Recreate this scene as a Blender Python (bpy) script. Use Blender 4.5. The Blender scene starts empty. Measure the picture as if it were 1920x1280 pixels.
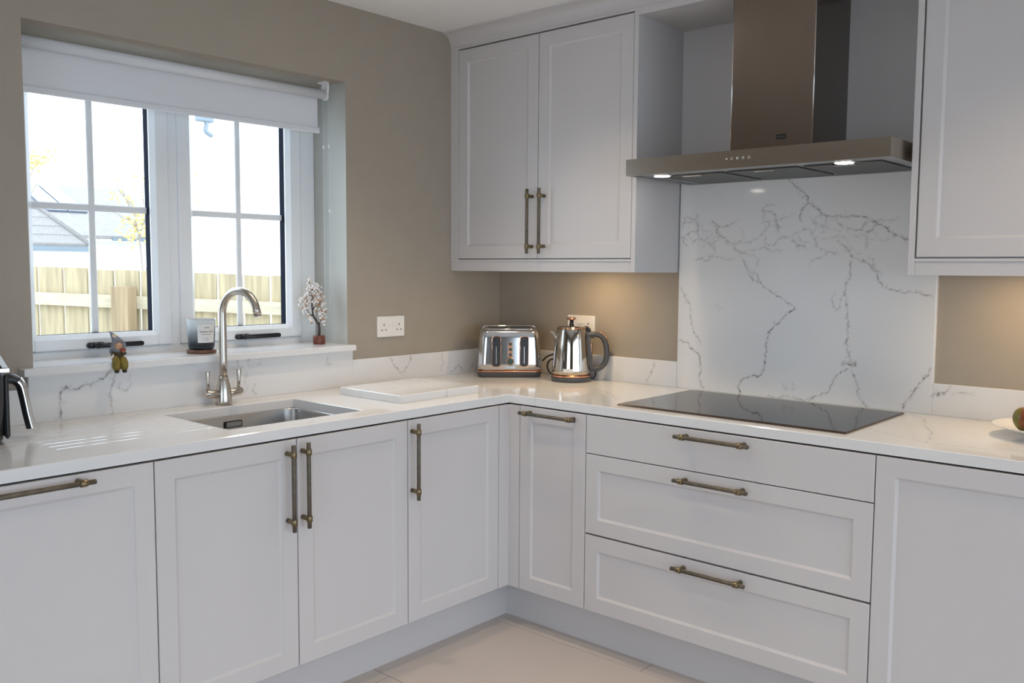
import bpy, math, random
import numpy as np
from mathutils import Vector, Matrix

SC = bpy.context.scene
COL = SC.collection
PI = math.pi

# ------------------------------------------------------------------ camera
CAM_LOC = Vector((-3.1841, -2.8983, 1.3805))
YAW, PITCH, ROLL, FPX = 0.7242, -0.0814, 0.0065, 1682.0
cam = bpy.data.cameras.new('camera')
cam.sensor_fit = 'HORIZONTAL'
cam.sensor_width = 36.0
cam.lens = FPX * 36.0 / 1920.0
cam.clip_start = 0.05
cam.clip_end = 200
cam_o = bpy.data.objects.new('camera', cam)
COL.objects.link(cam_o)
_fw = Vector((math.cos(YAW) * math.cos(PITCH), math.sin(YAW) * math.cos(PITCH), math.sin(PITCH)))
_rt = Vector((math.sin(YAW), -math.cos(YAW), 0))
_up = _rt.cross(_fw)
_r2 = _rt * math.cos(ROLL) + _up * math.sin(ROLL)
_u2 = _up * math.cos(ROLL) - _rt * math.sin(ROLL)
M = Matrix((_r2, _u2, -_fw)).transposed().to_4x4()
M.translation = CAM_LOC
cam_o.matrix_world = M
SC.camera = cam_o

# ------------------------------------------------------------------ world: bright overcast sky
world = bpy.data.worlds.new('overcast_sky')
SC.world = world
world.use_nodes = True
bg = world.node_tree.nodes['Background']
bg.inputs['Color'].default_value = (0.71, 0.845, 1.0, 1)
bg.inputs['Strength'].default_value = 3.8

SC.view_settings.view_transform = 'Standard'
SC.view_settings.look = 'None'
SC.view_settings.exposure = 0.42
SC.view_settings.gamma = 1.0
SC.view_settings.use_curve_mapping = False
SC.cycles.max_bounces = 10
SC.cycles.diffuse_bounces = 5
SC.cycles.transparent_max_bounces = 12
SC.cycles.sample_clamp_indirect = 6.0

ROOM_X, ROOM_Y, CEIL = -6.2, -5.6, 2.407   # far walls, ceiling height

def portal(name, loc, rot, sx, sy):
    l = bpy.data.lights.new(name, 'AREA')
    l.shape = 'RECTANGLE'; l.size = sx; l.size_y = sy
    l.cycles.is_portal = True
    o = bpy.data.objects.new(name, l); COL.objects.link(o)
    o.location = loc; o.rotation_euler = rot
    return o
# daylight portals in the glazed openings (they guide sky sampling only)
portal('daylight_kitchen_window', (-1.513, 0.36, 1.55), (-PI / 2, 0, 0), 1.2, 1.0)
portal('daylight_patio_doors', (ROOM_X - 0.02, -3.0, 1.06), (0, -PI / 2, 0), 2.1, 2.6)
portal('daylight_added_doors', (-2.5, ROOM_Y - 0.02, 1.06), (PI / 2, 0, 0), 4.8, 2.1)

# ------------------------------------------------------------------ materials
MATS = {}
def nm(name):
    m = bpy.data.materials.new(name); m.use_nodes = True
    nt = m.node_tree; nt.nodes.clear()
    out = nt.nodes.new('ShaderNodeOutputMaterial')
    b = nt.nodes.new('ShaderNodeBsdfPrincipled')
    nt.links.new(b.outputs[0], out.inputs[0])
    MATS[name] = m
    return m, nt, b
def mat(name, col, rough=0.5, metal=0.0, var=0.04, scale=12.0, bump=0.0, bscale=200.0, stretch=(1, 1, 1), spec=0.5, coat=0.0, emit=None, trans=0.0, ior=1.5, rvar=0.0):
    m, nt, b = nm(name)
    N = nt.nodes; L = nt.links
    tc = N.new('ShaderNodeTexCoord'); mp = N.new('ShaderNodeMapping'); mp.inputs['Scale'].default_value = stretch
    L.new(tc.outputs['Object'], mp.inputs[0])
    nz = N.new('ShaderNodeTexNoise'); nz.inputs['Scale'].default_value = scale; nz.inputs['Detail'].default_value = 4
    L.new(mp.outputs[0], nz.inputs['Vector'])
    rp = N.new('ShaderNodeValToRGB')
    rp.color_ramp.elements[0].position = 0.3; rp.color_ramp.elements[1].position = 0.7
    rp.color_ramp.elements[0].color = tuple(c * (1 - var) for c in col) + (1,)
    rp.color_ramp.elements[1].color = tuple(min(1, c * (1 + var)) for c in col) + (1,)
    L.new(nz.outputs['Fac'], rp.inputs[0]); L.new(rp.outputs[0], b.inputs['Base Color'])
    b.inputs['Roughness'].default_value = rough
    b.inputs['Metallic'].default_value = metal
    b.inputs['Specular IOR Level'].default_value = spec
    b.inputs['Coat Weight'].default_value = coat
    b.inputs['IOR'].default_value = ior
    b.inputs['Transmission Weight'].default_value = trans
    if rvar:
        mr = N.new('ShaderNodeMapRange'); mr.inputs['To Min'].default_value = max(0.02, rough - rvar); mr.inputs['To Max'].default_value = rough + rvar
        L.new(nz.outputs['Fac'], mr.inputs[0]); L.new(mr.outputs[0], b.inputs['Roughness'])
    if emit:
        b.inputs['Emission Color'].default_value = tuple(emit[0]) + (1,)
        b.inputs['Emission Strength'].default_value = emit[1]
    if bump:
        n2 = N.new('ShaderNodeTexNoise'); n2.inputs['Scale'].default_value = bscale; n2.inputs['Detail'].default_value = 3
        L.new(mp.outputs[0], n2.inputs['Vector'])
        bp = N.new('ShaderNodeBump'); bp.inputs['Strength'].default_value = bump; bp.inputs['Distance'].default_value = 0.002
        L.new(n2.outputs['Fac'], bp.inputs['Height']); L.new(bp.outputs[0], b.inputs['Normal'])
    return m

mat('wall_paint', (0.365, 0.318, 0.262), 0.75, var=0.02, bump=0.08, bscale=350)
mat('reveal_paint', (0.50, 0.50, 0.46), 0.7, var=0.02, bump=0.06, bscale=350)
mat('ceiling_paint', (0.86, 0.855, 0.85), 0.8, var=0.01)
mat('cabinet_paint', (0.61, 0.585, 0.585), 0.42, var=0.012, scale=3, bump=0.04, bscale=500, stretch=(1, 1, .25))
mat('carcass_gap_shade', (0.20, 0.195, 0.19), 0.6)  # cabinet grey darkened: shade of the gaps between fronts put into the colour
mat('brass_bar', (0.150, 0.130, 0.100), 0.40, 1.0, var=0.2, scale=60, bump=0.5, bscale=900)
mat('brass_collar', (0.23, 0.18, 0.105), 0.32, 1.0, var=0.15, scale=80)
mat('pvc_white', (0.80, 0.82, 0.84), 0.28, var=0.01)
mat('spacer_black', (0.012, 0.015, 0.026), 0.9, spec=0.1)
mat('white_plastic', (0.82, 0.80, 0.77), 0.3, var=0.01)
mat('chain_steel', (0.62, 0.63, 0.65), 0.3, 0.9)
mat('black_metal', (0.035, 0.034, 0.04), 0.28, 0.6, var=0.15)
mat('steel_brushed', (0.46, 0.42, 0.375), 0.30, 1.0, var=0.06, scale=25, stretch=(0.02, 1, 60), rvar=0.05)
mat('hood_steel', (0.40, 0.345, 0.285), 0.27, 1.0, var=0.004, scale=30, stretch=(1, .05, 30), rvar=0.006)
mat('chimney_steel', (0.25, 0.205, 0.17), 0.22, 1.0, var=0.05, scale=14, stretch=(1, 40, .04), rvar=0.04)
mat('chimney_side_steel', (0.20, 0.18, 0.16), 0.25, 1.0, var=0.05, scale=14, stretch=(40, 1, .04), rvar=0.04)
mat('edge_steel', (0.75, 0.72, 0.68), 0.2, 1.0)
mat('filter_mesh', (0.13, 0.13, 0.13), 0.45, 0.9, var=0.35, scale=420)
mat('hood_under', (0.40, 0.41, 0.42), 0.35, 0.7)
mat('lamp_glow', (1, 1, 1), 0.4, emit=((1.0, 0.93, 0.82), 14.0))
mat('puck_glow', (1, 1, 1), 0.4, emit=((1.0, 0.80, 0.52), 6.0))
mat('icon_white', (0.75, 0.75, 0.72), 0.5)
mat('badge_black', (0.02, 0.02, 0.02), 0.3)
mat('hob_glass', (0.010, 0.010, 0.012), 0.03, spec=0.32, var=0.0)
mat('hob_edge_reflection', (0.075, 0.05, 0.04), 0.25, 0.3)  # brown tint paints in the reflection along the edge of the glass
mat('steel_sink', (0.50, 0.49, 0.48), 0.26, 1.0, var=0.02, scale=30, stretch=(.05, 1, 40), rvar=0.03)
mat('nickel', (0.56, 0.51, 0.45), 0.24, 1.0, var=0.04, scale=30, stretch=(30, 30, .2), rvar=0.05)
mat('chrome', (0.72, 0.71, 0.70), 0.06, 1.0, var=0.01)
mat('kettle_steel', (0.52, 0.48, 0.43), 0.07, 1.0, var=0.02)
mat('toaster_steel', (0.66, 0.66, 0.67), 0.14, 1.0, var=0.02, scale=10, stretch=(60, 1, .3))
mat('copper', (0.80, 0.40, 0.24), 0.18, 1.0, var=0.08)
mat('grey_plastic', (0.075, 0.078, 0.085), 0.42, var=0.05)
mat('dark_plastic', (0.022, 0.022, 0.026), 0.3, var=0.05)
mat('dial_green', (0.045, 0.085, 0.075), 0.25)
mat('cable_black', (0.02, 0.018, 0.018), 0.45)
mat('label_white', (0.74, 0.73, 0.72), 0.7, var=0.01)
mat('print_grey', (0.22, 0.22, 0.23), 0.7)
mat('wax', (0.58, 0.57, 0.52), 0.45, spec=0.4)
mat('wood_coaster', (0.125, 0.050, 0.026), 0.4, var=0.35, scale=30, stretch=(1, 8, 1))
mat('wood_block', (0.14, 0.034, 0.016), 0.35, var=0.35, scale=60)
mat('bark_dark', (0.035, 0.024, 0.020), 0.6, var=0.3, scale=80, bump=0.6, bscale=300)
mat('bead_white', (0.90, 0.84, 0.80), 0.15, var=0.05, trans=0.12)
mat('bead_amber', (0.60, 0.36, 0.20), 0.15, trans=0.3)
mat('gnome_hat', (0.23, 0.23, 0.29), 0.8, var=0.2, scale=120)
mat('gnome_hood', (0.20, 0.205, 0.225), 0.85, var=0.25, scale=150)
mat('gnome_skin', (0.62, 0.36, 0.22), 0.6)
mat('gnome_jacket', (0.085, 0.065, 0.028), 0.8, var=0.3, scale=120)
mat('gnome_trousers', (0.20, 0.15, 0.025), 0.75, var=0.25, scale=100)
mat('gnome_boot', (0.02, 0.015, 0.013), 0.5)
mat('gnome_red', (0.34, 0.06, 0.035), 0.7)
mat('gnome_cream', (0.75, 0.66, 0.48), 0.8)
mat('gnome_paper', (0.78, 0.66, 0.60), 0.8)
mat('ceramic_white', (0.80, 0.79, 0.76), 0.12, var=0.01)
mat('apple_stem', (0.08, 0.05, 0.03), 0.7)
mat('floor_tile', (0.545, 0.49, 0.458), 0.38, var=0.035, scale=2.5)
mat('grout', (0.24, 0.20, 0.18), 0.8)
mat('fence_wood', (0.37, 0.295, 0.175), 0.8, var=0.22, scale=7, stretch=(6, 6, .35), bump=0.2, bscale=60)
mat('rail_wood', (0.46, 0.39, 0.27), 0.8, var=0.12, scale=9, stretch=(1, 1, 5))
mat('post_wood', (0.29, 0.205, 0.115), 0.8, var=0.25, scale=8, stretch=(7, 7, .3))
mat('render_white', (0.85, 0.85, 0.84), 0.9)
mat('roof_slate', (0.25, 0.228, 0.21), 0.8, var=0.1, scale=20)
mat('roof_pale', (0.245, 0.222, 0.205), 0.85, var=0.12, scale=8)
mat('panel_blue', (0.15, 0.17, 0.22), 0.25)
mat('pipe_grey', (0.17, 0.20, 0.22), 0.5)
mat('paving', (0.52, 0.51, 0.49), 0.9, var=0.08, scale=2)
mat('twig', (0.30, 0.25, 0.20), 0.8)
mat('blossom', (0.60, 0.48, 0.20), 0.8, var=0.25, scale=30)
mat('fryer_black', (0.020, 0.020, 0.022), 0.38)
mat('fryer_panel', (0.72, 0.72, 0.72), 0.35)

def glass_mat():
    m = bpy.data.materials.new('window_glass'); m.use_nodes = True
    nt = m.node_tree; nt.nodes.clear(); N = nt.nodes; L = nt.links
    out = N.new('ShaderNodeOutputMaterial'); mx = N.new('ShaderNodeMixShader')
    t = N.new('ShaderNodeBsdfTransparent'); t.inputs[0].default_value = (0.97, 0.985, 0.98, 1)
    g = N.new('ShaderNodeBsdfGlossy'); g.inputs['Roughness'].default_value = 0.01
    fr = N.new('ShaderNodeFresnel'); fr.inputs[0].default_value = 1.3
    L.new(fr.outputs[0], mx.inputs[0]); L.new(t.outputs[0], mx.inputs[1]); L.new(g.outputs[0], mx.inputs[2]); L.new(mx.outputs[0], out.inputs[0])
    MATS['window_glass'] = m
glass_mat()
def blind_mat():
    m, nt, b = nm('blind_fabric'); N = nt.nodes; L = nt.links
    tc = N.new('ShaderNodeTexCoord'); nz = N.new('ShaderNodeTexNoise'); nz.inputs['Scale'].default_value = 900
    L.new(tc.outputs['Object'], nz.inputs['Vector'])
    bp = N.new('ShaderNodeBump'); bp.inputs['Strength'].default_value = .12; bp.inputs['Distance'].default_value = .001
    L.new(nz.outputs['Fac'], bp.inputs['Height']); L.new(bp.outputs[0], b.inputs['Normal'])
    b.inputs['Base Color'].default_value = (.80, .81, .84, 1); b.inputs['Roughness'].default_value = .8
    t = N.new('ShaderNodeBsdfTranslucent'); t.inputs[0].default_value = (.80, .82, .86, 1)
    mx = N.new('ShaderNodeMixShader'); mx.inputs[0].default_value = .16
    out = [n for n in N if n.type == 'OUTPUT_MATERIAL'][0]
    L.new(b.outputs[0], mx.inputs[1]); L.new(t.outputs[0], mx.inputs[2]); L.new(mx.outputs[0], out.inputs[0])
blind_mat()

def smoked_glass():
    # jar: clear at the rim, smoked dark towards the foot (dyed glass)
    m, nt, b = nm('jar_glass'); N = nt.nodes; L = nt.links
    tc = N.new('ShaderNodeTexCoord'); sp = N.new('ShaderNodeSeparateXYZ'); L.new(tc.outputs['Object'], sp.inputs[0])
    rp = N.new('ShaderNodeValToRGB'); mr = N.new('ShaderNodeMapRange')
    mr.inputs['From Min'].default_value = 0.0; mr.inputs['From Max'].default_value = 0.105
    L.new(sp.outputs['Z'], mr.inputs[0]); L.new(mr.outputs[0], rp.inputs[0])
    e = rp.color_ramp.elements
    e[0].position = 0.15; e[0].color = (0.045, 0.055, 0.07, 1); e[1].position = 0.80; e[1].color = (0.80, 0.84, 0.87, 1)
    L.new(rp.outputs[0], b.inputs['Base Color'])
    b.inputs['Roughness'].default_value = 0.08; b.inputs['Transmission Weight'].default_value = 0.55; b.inputs['IOR'].default_value = 1.3
smoked_glass()

def apple_mat():
    m, nt, b = nm('apple_skin'); N = nt.nodes; L = nt.links
    tc = N.new('ShaderNodeTexCoord'); nz = N.new('ShaderNodeTexNoise'); nz.inputs['Scale'].default_value = 13; nz.inputs['Detail'].default_value = 5
    mp = N.new('ShaderNodeMapping'); mp.inputs['Scale'].default_value = (1, 1, .4); L.new(tc.outputs['Object'], mp.inputs[0]); L.new(mp.outputs[0], nz.inputs['Vector'])
    rp = N.new('ShaderNodeValToRGB'); e = rp.color_ramp.elements
    e[0].position = 0.34; e[0].color = (0.115, 0.18, 0.018, 1); e[1].position = 0.50; e[1].color = (0.19, 0.052, 0.022, 1)
    L.new(nz.outputs['Fac'], rp.inputs[0]); L.new(rp.outputs[0], b.inputs['Base Color']); b.inputs['Roughness'].default_value = 0.3
apple_mat()

def quartz():
    m, nt, b = nm('quartz'); N = nt.nodes; L = nt.links
    tc = N.new('ShaderNodeTexCoord')
    at = N.new('ShaderNodeAttribute'); at.attribute_name = 'vein'
    nz = N.new('ShaderNodeTexNoise'); nz.inputs['Scale'].default_value = 55; nz.inputs['Detail'].default_value = 6
    L.new(tc.outputs['Object'], nz.inputs['Vector'])
    mr = N.new('ShaderNodeMapRange'); mr.inputs['From Min'].default_value = 0.36; mr.inputs['From Max'].default_value = 0.62; mr.inputs['To Min'].default_value = 0.25; mr.inputs['To Max'].default_value = 1.15
    L.new(nz.outputs['Fac'], mr.inputs[0])
    mu = N.new('ShaderNodeMath'); mu.operation = 'MULTIPLY'; mu.use_clamp = True
    L.new(at.outputs['Fac'], mu.inputs[0]); L.new(mr.outputs[0], mu.inputs[1])
    n3 = N.new('ShaderNodeTexNoise'); n3.inputs['Scale'].default_value = 2.2; n3.inputs['Detail'].default_value = 6
    L.new(tc.outputs['Object'], n3.inputs['Vector'])
    base = N.new('ShaderNodeValToRGB'); base.color_ramp.elements[0].color = (0.735, 0.728, 0.725, 1); base.color_ramp.elements[1].color = (0.775, 0.77, 0.77, 1)
    base.color_ramp.elements[0].position = 0.35; base.color_ramp.elements[1].position = 0.65
    L.new(n3.outputs['Fac'], base.inputs[0])
    mx = N.new('ShaderNodeMix'); mx.data_type = 'RGBA'
    L.new(mu.outputs[0], mx.inputs['Factor']); L.new(base.outputs[0], mx.inputs['A']); mx.inputs['B'].default_value = (0.15, 0.125, 0.135, 1)
    L.new(mx.outputs['Result'], b.inputs['Base Color'])
    b.inputs['Roughness'].default_value = 0.09
    b.inputs['Specular IOR Level'].default_value = 0.5
quartz()

# ------------------------------------------------------------------ mesh helpers
class MB:
    """collects faces of one mesh; positions in world space unless the parent is built locally"""
    def __init__(s):
        s.v = []; s.f = []; s.m = []; s.mi = 0; s.sm = []; s.smooth = False
        s.T = None
    def pt(s, p):
        p = Vector(p)
        if s.T is not None: p = s.T @ p
        s.v.append(tuple(p)); return len(s.v) - 1
    def face(s, idx):
        s.f.append(tuple(idx)); s.m.append(s.mi); s.sm.append(s.smooth)
    def quadpts(s, *ps): s.face([s.pt(p) for p in ps])
    def box(s, a, b, bev=0.0):
        x0, x1 = sorted((a[0], b[0])); y0, y1 = sorted((a[1], b[1])); z0, z1 = sorted((a[2], b[2]))
        if bev <= 0:
            i = [s.pt((x, y, z)) for z in (z0, z1) for y in (y0, y1) for x in (x0, x1)]
            for f in ((0, 2, 3, 1), (4, 5, 7, 6), (0, 1, 5, 4), (2, 6, 7, 3), (0, 4, 6, 2), (1, 3, 7, 5)): s.face([i[k] for k in f])
            return
        c = ((x0 + x1) / 2, (y0 + y1) / 2, (z0 + z1) / 2); h = ((x1 - x0) / 2, (y1 - y0) / 2, (z1 - z0) / 2)
        bev = min(bev, min(h) * .98)
        P = {}
        for sx in (-1, 1):
            for sy in (-1, 1):
                for sz in (-1, 1):
                    for ax in range(3):
                        q = [c[k] + (sx, sy, sz)[k] * (h[k] - (0 if k == ax else bev)) for k in range(3)]
                        P[(sx, sy, sz, ax)] = s.pt(q)
        for ax in range(3):
            a1, a2 = [(1, 2), (2, 0), (0, 1)][ax]
            for sg in (-1, 1):
                ring = []
                for t in ((-1, -1), (1, -1), (1, 1), (-1, 1)):
                    k = [0, 0, 0]; k[ax] = sg; k[a1] = t[0]; k[a2] = t[1]; ring.append(P[tuple(k) + (ax,)])
                s.face(ring if sg > 0 else ring[::-1])
        for ax in range(3):            # edges along ax
            a1, a2 = [(1, 2), (2, 0), (0, 1)][ax]
            for s1 in (-1, 1):
                for s2 in (-1, 1):
                    k0 = [0, 0, 0]; k0[ax] = -1; k0[a1] = s1; k0[a2] = s2
                    k1 = list(k0); k1[ax] = 1
                    r = [P[tuple(k0) + (a1,)], P[tuple(k0) + (a2,)], P[tuple(k1) + (a2,)], P[tuple(k1) + (a1,)]]
                    s.face(r if s1 * s2 < 0 else r[::-1])
        for k in [(a, b_, c_) for a in (-1, 1) for b_ in (-1, 1) for c_ in (-1, 1)]:
            r = [P[k + (0,)], P[k + (1,)], P[k + (2,)]]
            s.face(r if k[0] * k[1] * k[2] > 0 else r[::-1])
    def ring(s, c, ax, r, n, ref=None, r2=None):
        ax = Vector(ax).normalized()
        ref = Vector(ref) if ref is not None else (Vector((0, 0, 1)) if abs(ax.z) < .9 else Vector((1, 0, 0)))
        e1 = (ref - ax * ref.dot(ax)).normalized(); e2 = ax.cross(e1)
        r2 = r if r2 is None else r2
        return [s.pt(Vector(c) + e1 * (r * math.cos(2 * PI * k / n)) + e2 * (r2 * math.sin(2 * PI * k / n))) for k in range(n)]
    def bridge(s, a, b):
        n = len(a)
        for k in range(n): s.face([a[k], a[(k + 1) % n], b[(k + 1) % n], b[k]])
    def tube(s, pts, r, n=12, caps=True, ref=None):
        """pts list of points, r number or list of radii"""
        pts = [Vector(p) for p in pts]
        rs = r if isinstance(r, (list, tuple)) else [r] * len(pts)
        rings = []
        e_ref = ref
        for i, p in enumerate(pts):
            d = (pts[min(i + 1, len(pts) - 1)] - pts[max(i - 1, 0)]).normalized()
            if e_ref is None: e_ref = Vector((0, 0, 1)) if abs(d.z) < .9 else Vector((1, 0, 0))
            e_ref = Vector(e_ref); e1 = e_ref - d * e_ref.dot(d)
            if e1.length < 1e-6: e1 = Vector((1, 0, 0)) if abs(d.x) < .9 else Vector((0, 1, 0))
            e_ref = e1.normalized()
            rings.append(s.ring(p, d, rs[i], n, e_ref))
        old = s.smooth; s.smooth = True
        for a, b in zip(rings, rings[1:]): s.bridge(a, b)
        s.smooth = old
        if caps: s.face(rings[0][::-1]); s.face(rings[-1])
        return rings
    def cyl(s, a, b, r, n=16): return s.tube([a, b], r, n)
    def lathe(s, prof, c=(0, 0, 0), n=32, smooth=True, sx=1.0, sy=1.0, cap0=True, cap1=True):
        rings = []
        for (r, z) in prof:
            rings.append([s.pt((c[0] + sx * r * math.cos(2 * PI * k / n), c[1] + sy * r * math.sin(2 * PI * k / n), c[2] + z)) for k in range(n)])
        old = s.smooth; s.smooth = smooth
        for a, b in zip(rings, rings[1:]): s.bridge(a, b)
        s.smooth = old
        if cap0: s.face(rings[0][::-1])
        if cap1: s.face(rings[-1])
    def ball(s, c, r, n=10, m=6, sx=1, sy=1, sz=1):
        prof = [(max(1e-4, r * math.sin(PI * (i + .02) / (m + .04))), -r * math.cos(PI * (i + .02) / (m + .04)) * sz) for i in range(m + 1)]
        s.lathe(prof, c, n, True, sx, sy)
    def ico(s, c, r):
        t = (1 + 5 ** .5) / 2; k = r / (1 + t * t) ** .5
        V = [(-1, t, 0), (1, t, 0), (-1, -t, 0), (1, -t, 0), (0, -1, t), (0, 1, t), (0, -1, -t), (0, 1, -t), (t, 0, -1), (t, 0, 1), (-t, 0, -1), (-t, 0, 1)]
        i = [s.pt((c[0] + a * k, c[1] + b * k, c[2] + d * k)) for a, b, d in V]
        for f in ((0, 11, 5), (0, 5, 1), (0, 1, 7), (0, 7, 10), (0, 10, 11), (1, 5, 9), (5, 11, 4), (11, 10, 2), (10, 7, 6), (7, 1, 8), (3, 9, 4), (3, 4, 2), (3, 2, 6), (3, 6, 8), (3, 8, 9), (4, 9, 5), (2, 4, 11), (6, 2, 10), (8, 6, 7), (9, 8, 1)): s.face([i[q] for q in f])
    def prism(s, poly, o, U, V, N, d):
        """polygon (u,v) extruded by d along N"""
        o = Vector(o); U = Vector(U); V = Vector(V); N = Vector(N)
        a = [s.pt(o + U * u + V * v) for u, v in poly]; b = [s.pt(o + U * u + V * v + N * d) for u, v in poly]
        s.face(a[::-1]); s.face(b)
        s.bridge(a, b)

def obj(name, mb, mats, parent=None, kind=None, label=None, local=False):
    me = bpy.data.meshes.new(name)
    off = Vector((0, 0, 0))
    if parent is not None and not local:
        p = parent
        while p is not None: off += Vector(p.location); p = p.parent
    v = [(a - off.x, b - off.y, c - off.z) for a, b, c in mb.v] if off.length > 0 else mb.v
    me.from_pydata(v, [], mb.f)
    ms = mats if isinstance(mats, (list, tuple)) else [mats]
    for m in ms: me.materials.append(MATS[m])
    me.polygons.foreach_set('material_index', mb.m)
    me.polygons.foreach_set('use_smooth', mb.sm)
    me.update()
    o = bpy.data.objects.new(name, me); COL.objects.link(o)
    if parent is not None: o.parent = parent
    if kind: o['kind'] = kind
    if label: o['label'] = label
    return o
def tag(o, label, cat, group=None):
    o['label'] = label; o['category'] = cat
    if group: o['group'] = group
    return o
def thing(name, label, cat, loc=(0, 0, 0), rotz=0.0, group=None):
    o = bpy.data.objects.new(name, None); COL.objects.link(o)
    o.location = loc; o.rotation_euler = (0, 0, rotz); o.empty_display_size = .05
    return tag(o, label, cat, group)
def struct(name, mb, mats, label):
    o = obj(name, mb, mats); o['kind'] = 'structure'; o['label'] = label
    return o
def rrect(w, h, r, n=5, cx=0, cy=0):
    P = []
    for (sx, sy, a0) in ((1, 1, 0), (-1, 1, 90), (-1, -1, 180), (1, -1, 270)):
        for k in range(n + 1):
            a = math.radians(a0 + 90 * k / n)
            P.append((cx + sx * (w / 2 - r) + r * math.cos(a), cy + sy * (h / 2 - r) + r * math.sin(a)))
    return P

# quartz slabs: a fine grid so that the veins can be stored on its points
def axis(a, b, step, extra=()):
    n = max(1, int(round((b - a) / step)))
    s = set(round(a + (b - a) * i / n, 5) for i in range(n + 1))
    for e in extra:
        if a - 1e-6 <= e <= b + 1e-6:
            s = {q for q in s if abs(q - e) > 0.0011 or q in (round(a, 5), round(b, 5))}
            s.add(round(e, 5))
    return sorted(s)
def rough_line(pts, rng, amp):
    out = [np.array(p, float) for p in pts]
    for it in range(3):
        q = [out[0]]
        for a, b in zip(out, out[1:]):
            d = b - a; L = np.linalg.norm(d)
            nrm = np.array((-d[1], d[0])) / (L + 1e-9)
            q.append((a + b) / 2 + nrm * rng.uniform(-1, 1) * min(amp, L * .28)); q.append(b)
        out = q
    return out
def vein_field(P, veins, seed):
    rng = random.Random(seed); A = np.zeros(len(P))
    segs = []
    for s, pts in veins:
        line = rough_line(pts, rng, 0.0045)
        for a, b in zip(line, line[1:]):
            segs.append((s * rng.uniform(.55, 1.1), a, b, rng.uniform(.0011, .0022)))
            if rng.random() < .22:                                  # little side flecks
                ang = rng.uniform(0, 6.28); l = rng.uniform(.004, .014)
                segs.append((s * .6, b, b + np.array((math.cos(ang), math.sin(ang))) * l, .0011))
    for s, a, b, w in segs:
        lo = np.minimum(a, b) - .02; hi = np.maximum(a, b) + .02
        k = np.nonzero((P[:, 0] > lo[0]) & (P[:, 0] < hi[0]) & (P[:, 1] > lo[1]) & (P[:, 1] < hi[1]))[0]
        if not len(k): continue
        d = b - a; t = np.clip(((P[k] - a) @ d) / (d @ d + 1e-12), 0, 1)
        r = np.linalg.norm(P[k] - a - t[:, None] * d, axis=1)
        A[k] = np.maximum(A[k], s * (np.exp(-(r / w) ** 2) + .13 * np.exp(-(r / .0065) ** 2)))
    return A
def slab(name, us, vs, keep, o, U, V, N, th, veins, parent, seed=1, cham=.0025, dz=None, back=(), flush=None):
    o = Vector(o); U = Vector(U); V = Vector(V); N = Vector(N)
    nu, nv = len(us), len(vs)
    K = np.zeros((nu - 1, nv - 1), bool)
    for i in range(nu - 1):
        uc = (us[i] + us[i + 1]) / 2
        for j in range(nv - 1): K[i, j] = keep(uc, (vs[j] + vs[j + 1]) / 2)
    cnt = np.zeros((nu, nv), int)
    cnt[:-1, :-1] += K; cnt[1:, :-1] += K; cnt[:-1, 1:] += K; cnt[1:, 1:] += K
    idx = -np.ones((nu, nv), int); verts = []; uv = []
    for i in range(nu):
        for j in range(nv):
            if cnt[i, j]:
                idx[i, j] = len(verts)
                h = -cham if cnt[i, j] < 4 and not (flush and flush(us[i], vs[j])) else (dz(us[i], vs[j]) if dz else 0)
                verts.append(tuple(o + U * us[i] + V * vs[j] + N * h)); uv.append((us[i], vs[j]))
    faces = []; flip = U.cross(V).dot(N) < 0
    def q(l): faces.append(tuple(l[::-1] if flip else l))
    bidx = {}
    def bk(i, j):
        if (i, j) not in bidx:
            bidx[(i, j)] = len(verts); verts.append(tuple(o + U * us[i] + V * vs[j] - N * th)); uv.append((us[i], vs[j]))
        return bidx[(i, j)]
    for i in range(nu - 1):
        for j in range(nv - 1):
            if not K[i, j]: continue
            q([idx[i, j], idx[i + 1, j], idx[i + 1, j + 1], idx[i, j + 1]])
            for (di, dj, a, b) in ((-1, 0, (i, j + 1), (i, j)), (1, 0, (i + 1, j), (i + 1, j + 1)), (0, -1, (i, j), (i + 1, j)), (0, 1, (i + 1, j + 1), (i, j + 1))):
                ii, jj = i + di, j + dj
                if 0 <= ii < nu - 1 and 0 <= jj < nv - 1 and K[ii, jj]: continue
                q([idx[b], idx[a], bk(*a), bk(*b)])
    for (u0, v0, u1, v1) in back:
        n0 = len(verts)
        for (u, v) in ((u0, v0), (u0, v1), (u1, v1), (u1, v0)): verts.append(tuple(o + U * u + V * v - N * th)); uv.append((u, v))
        q([n0, n0 + 1, n0 + 2, n0 + 3])
    mb = MB(); mb.v = verts; mb.f = faces; mb.m = [0] * len(faces); mb.sm = [False] * len(faces)
    ob = obj(name, mb, 'quartz', parent)
    A = vein_field(np.array(uv), veins, seed)
    at = ob.data.attributes.new('vein', 'FLOAT', 'POINT')
    at.data.foreach_set('value', A.astype(np.float32))
    return ob

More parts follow.
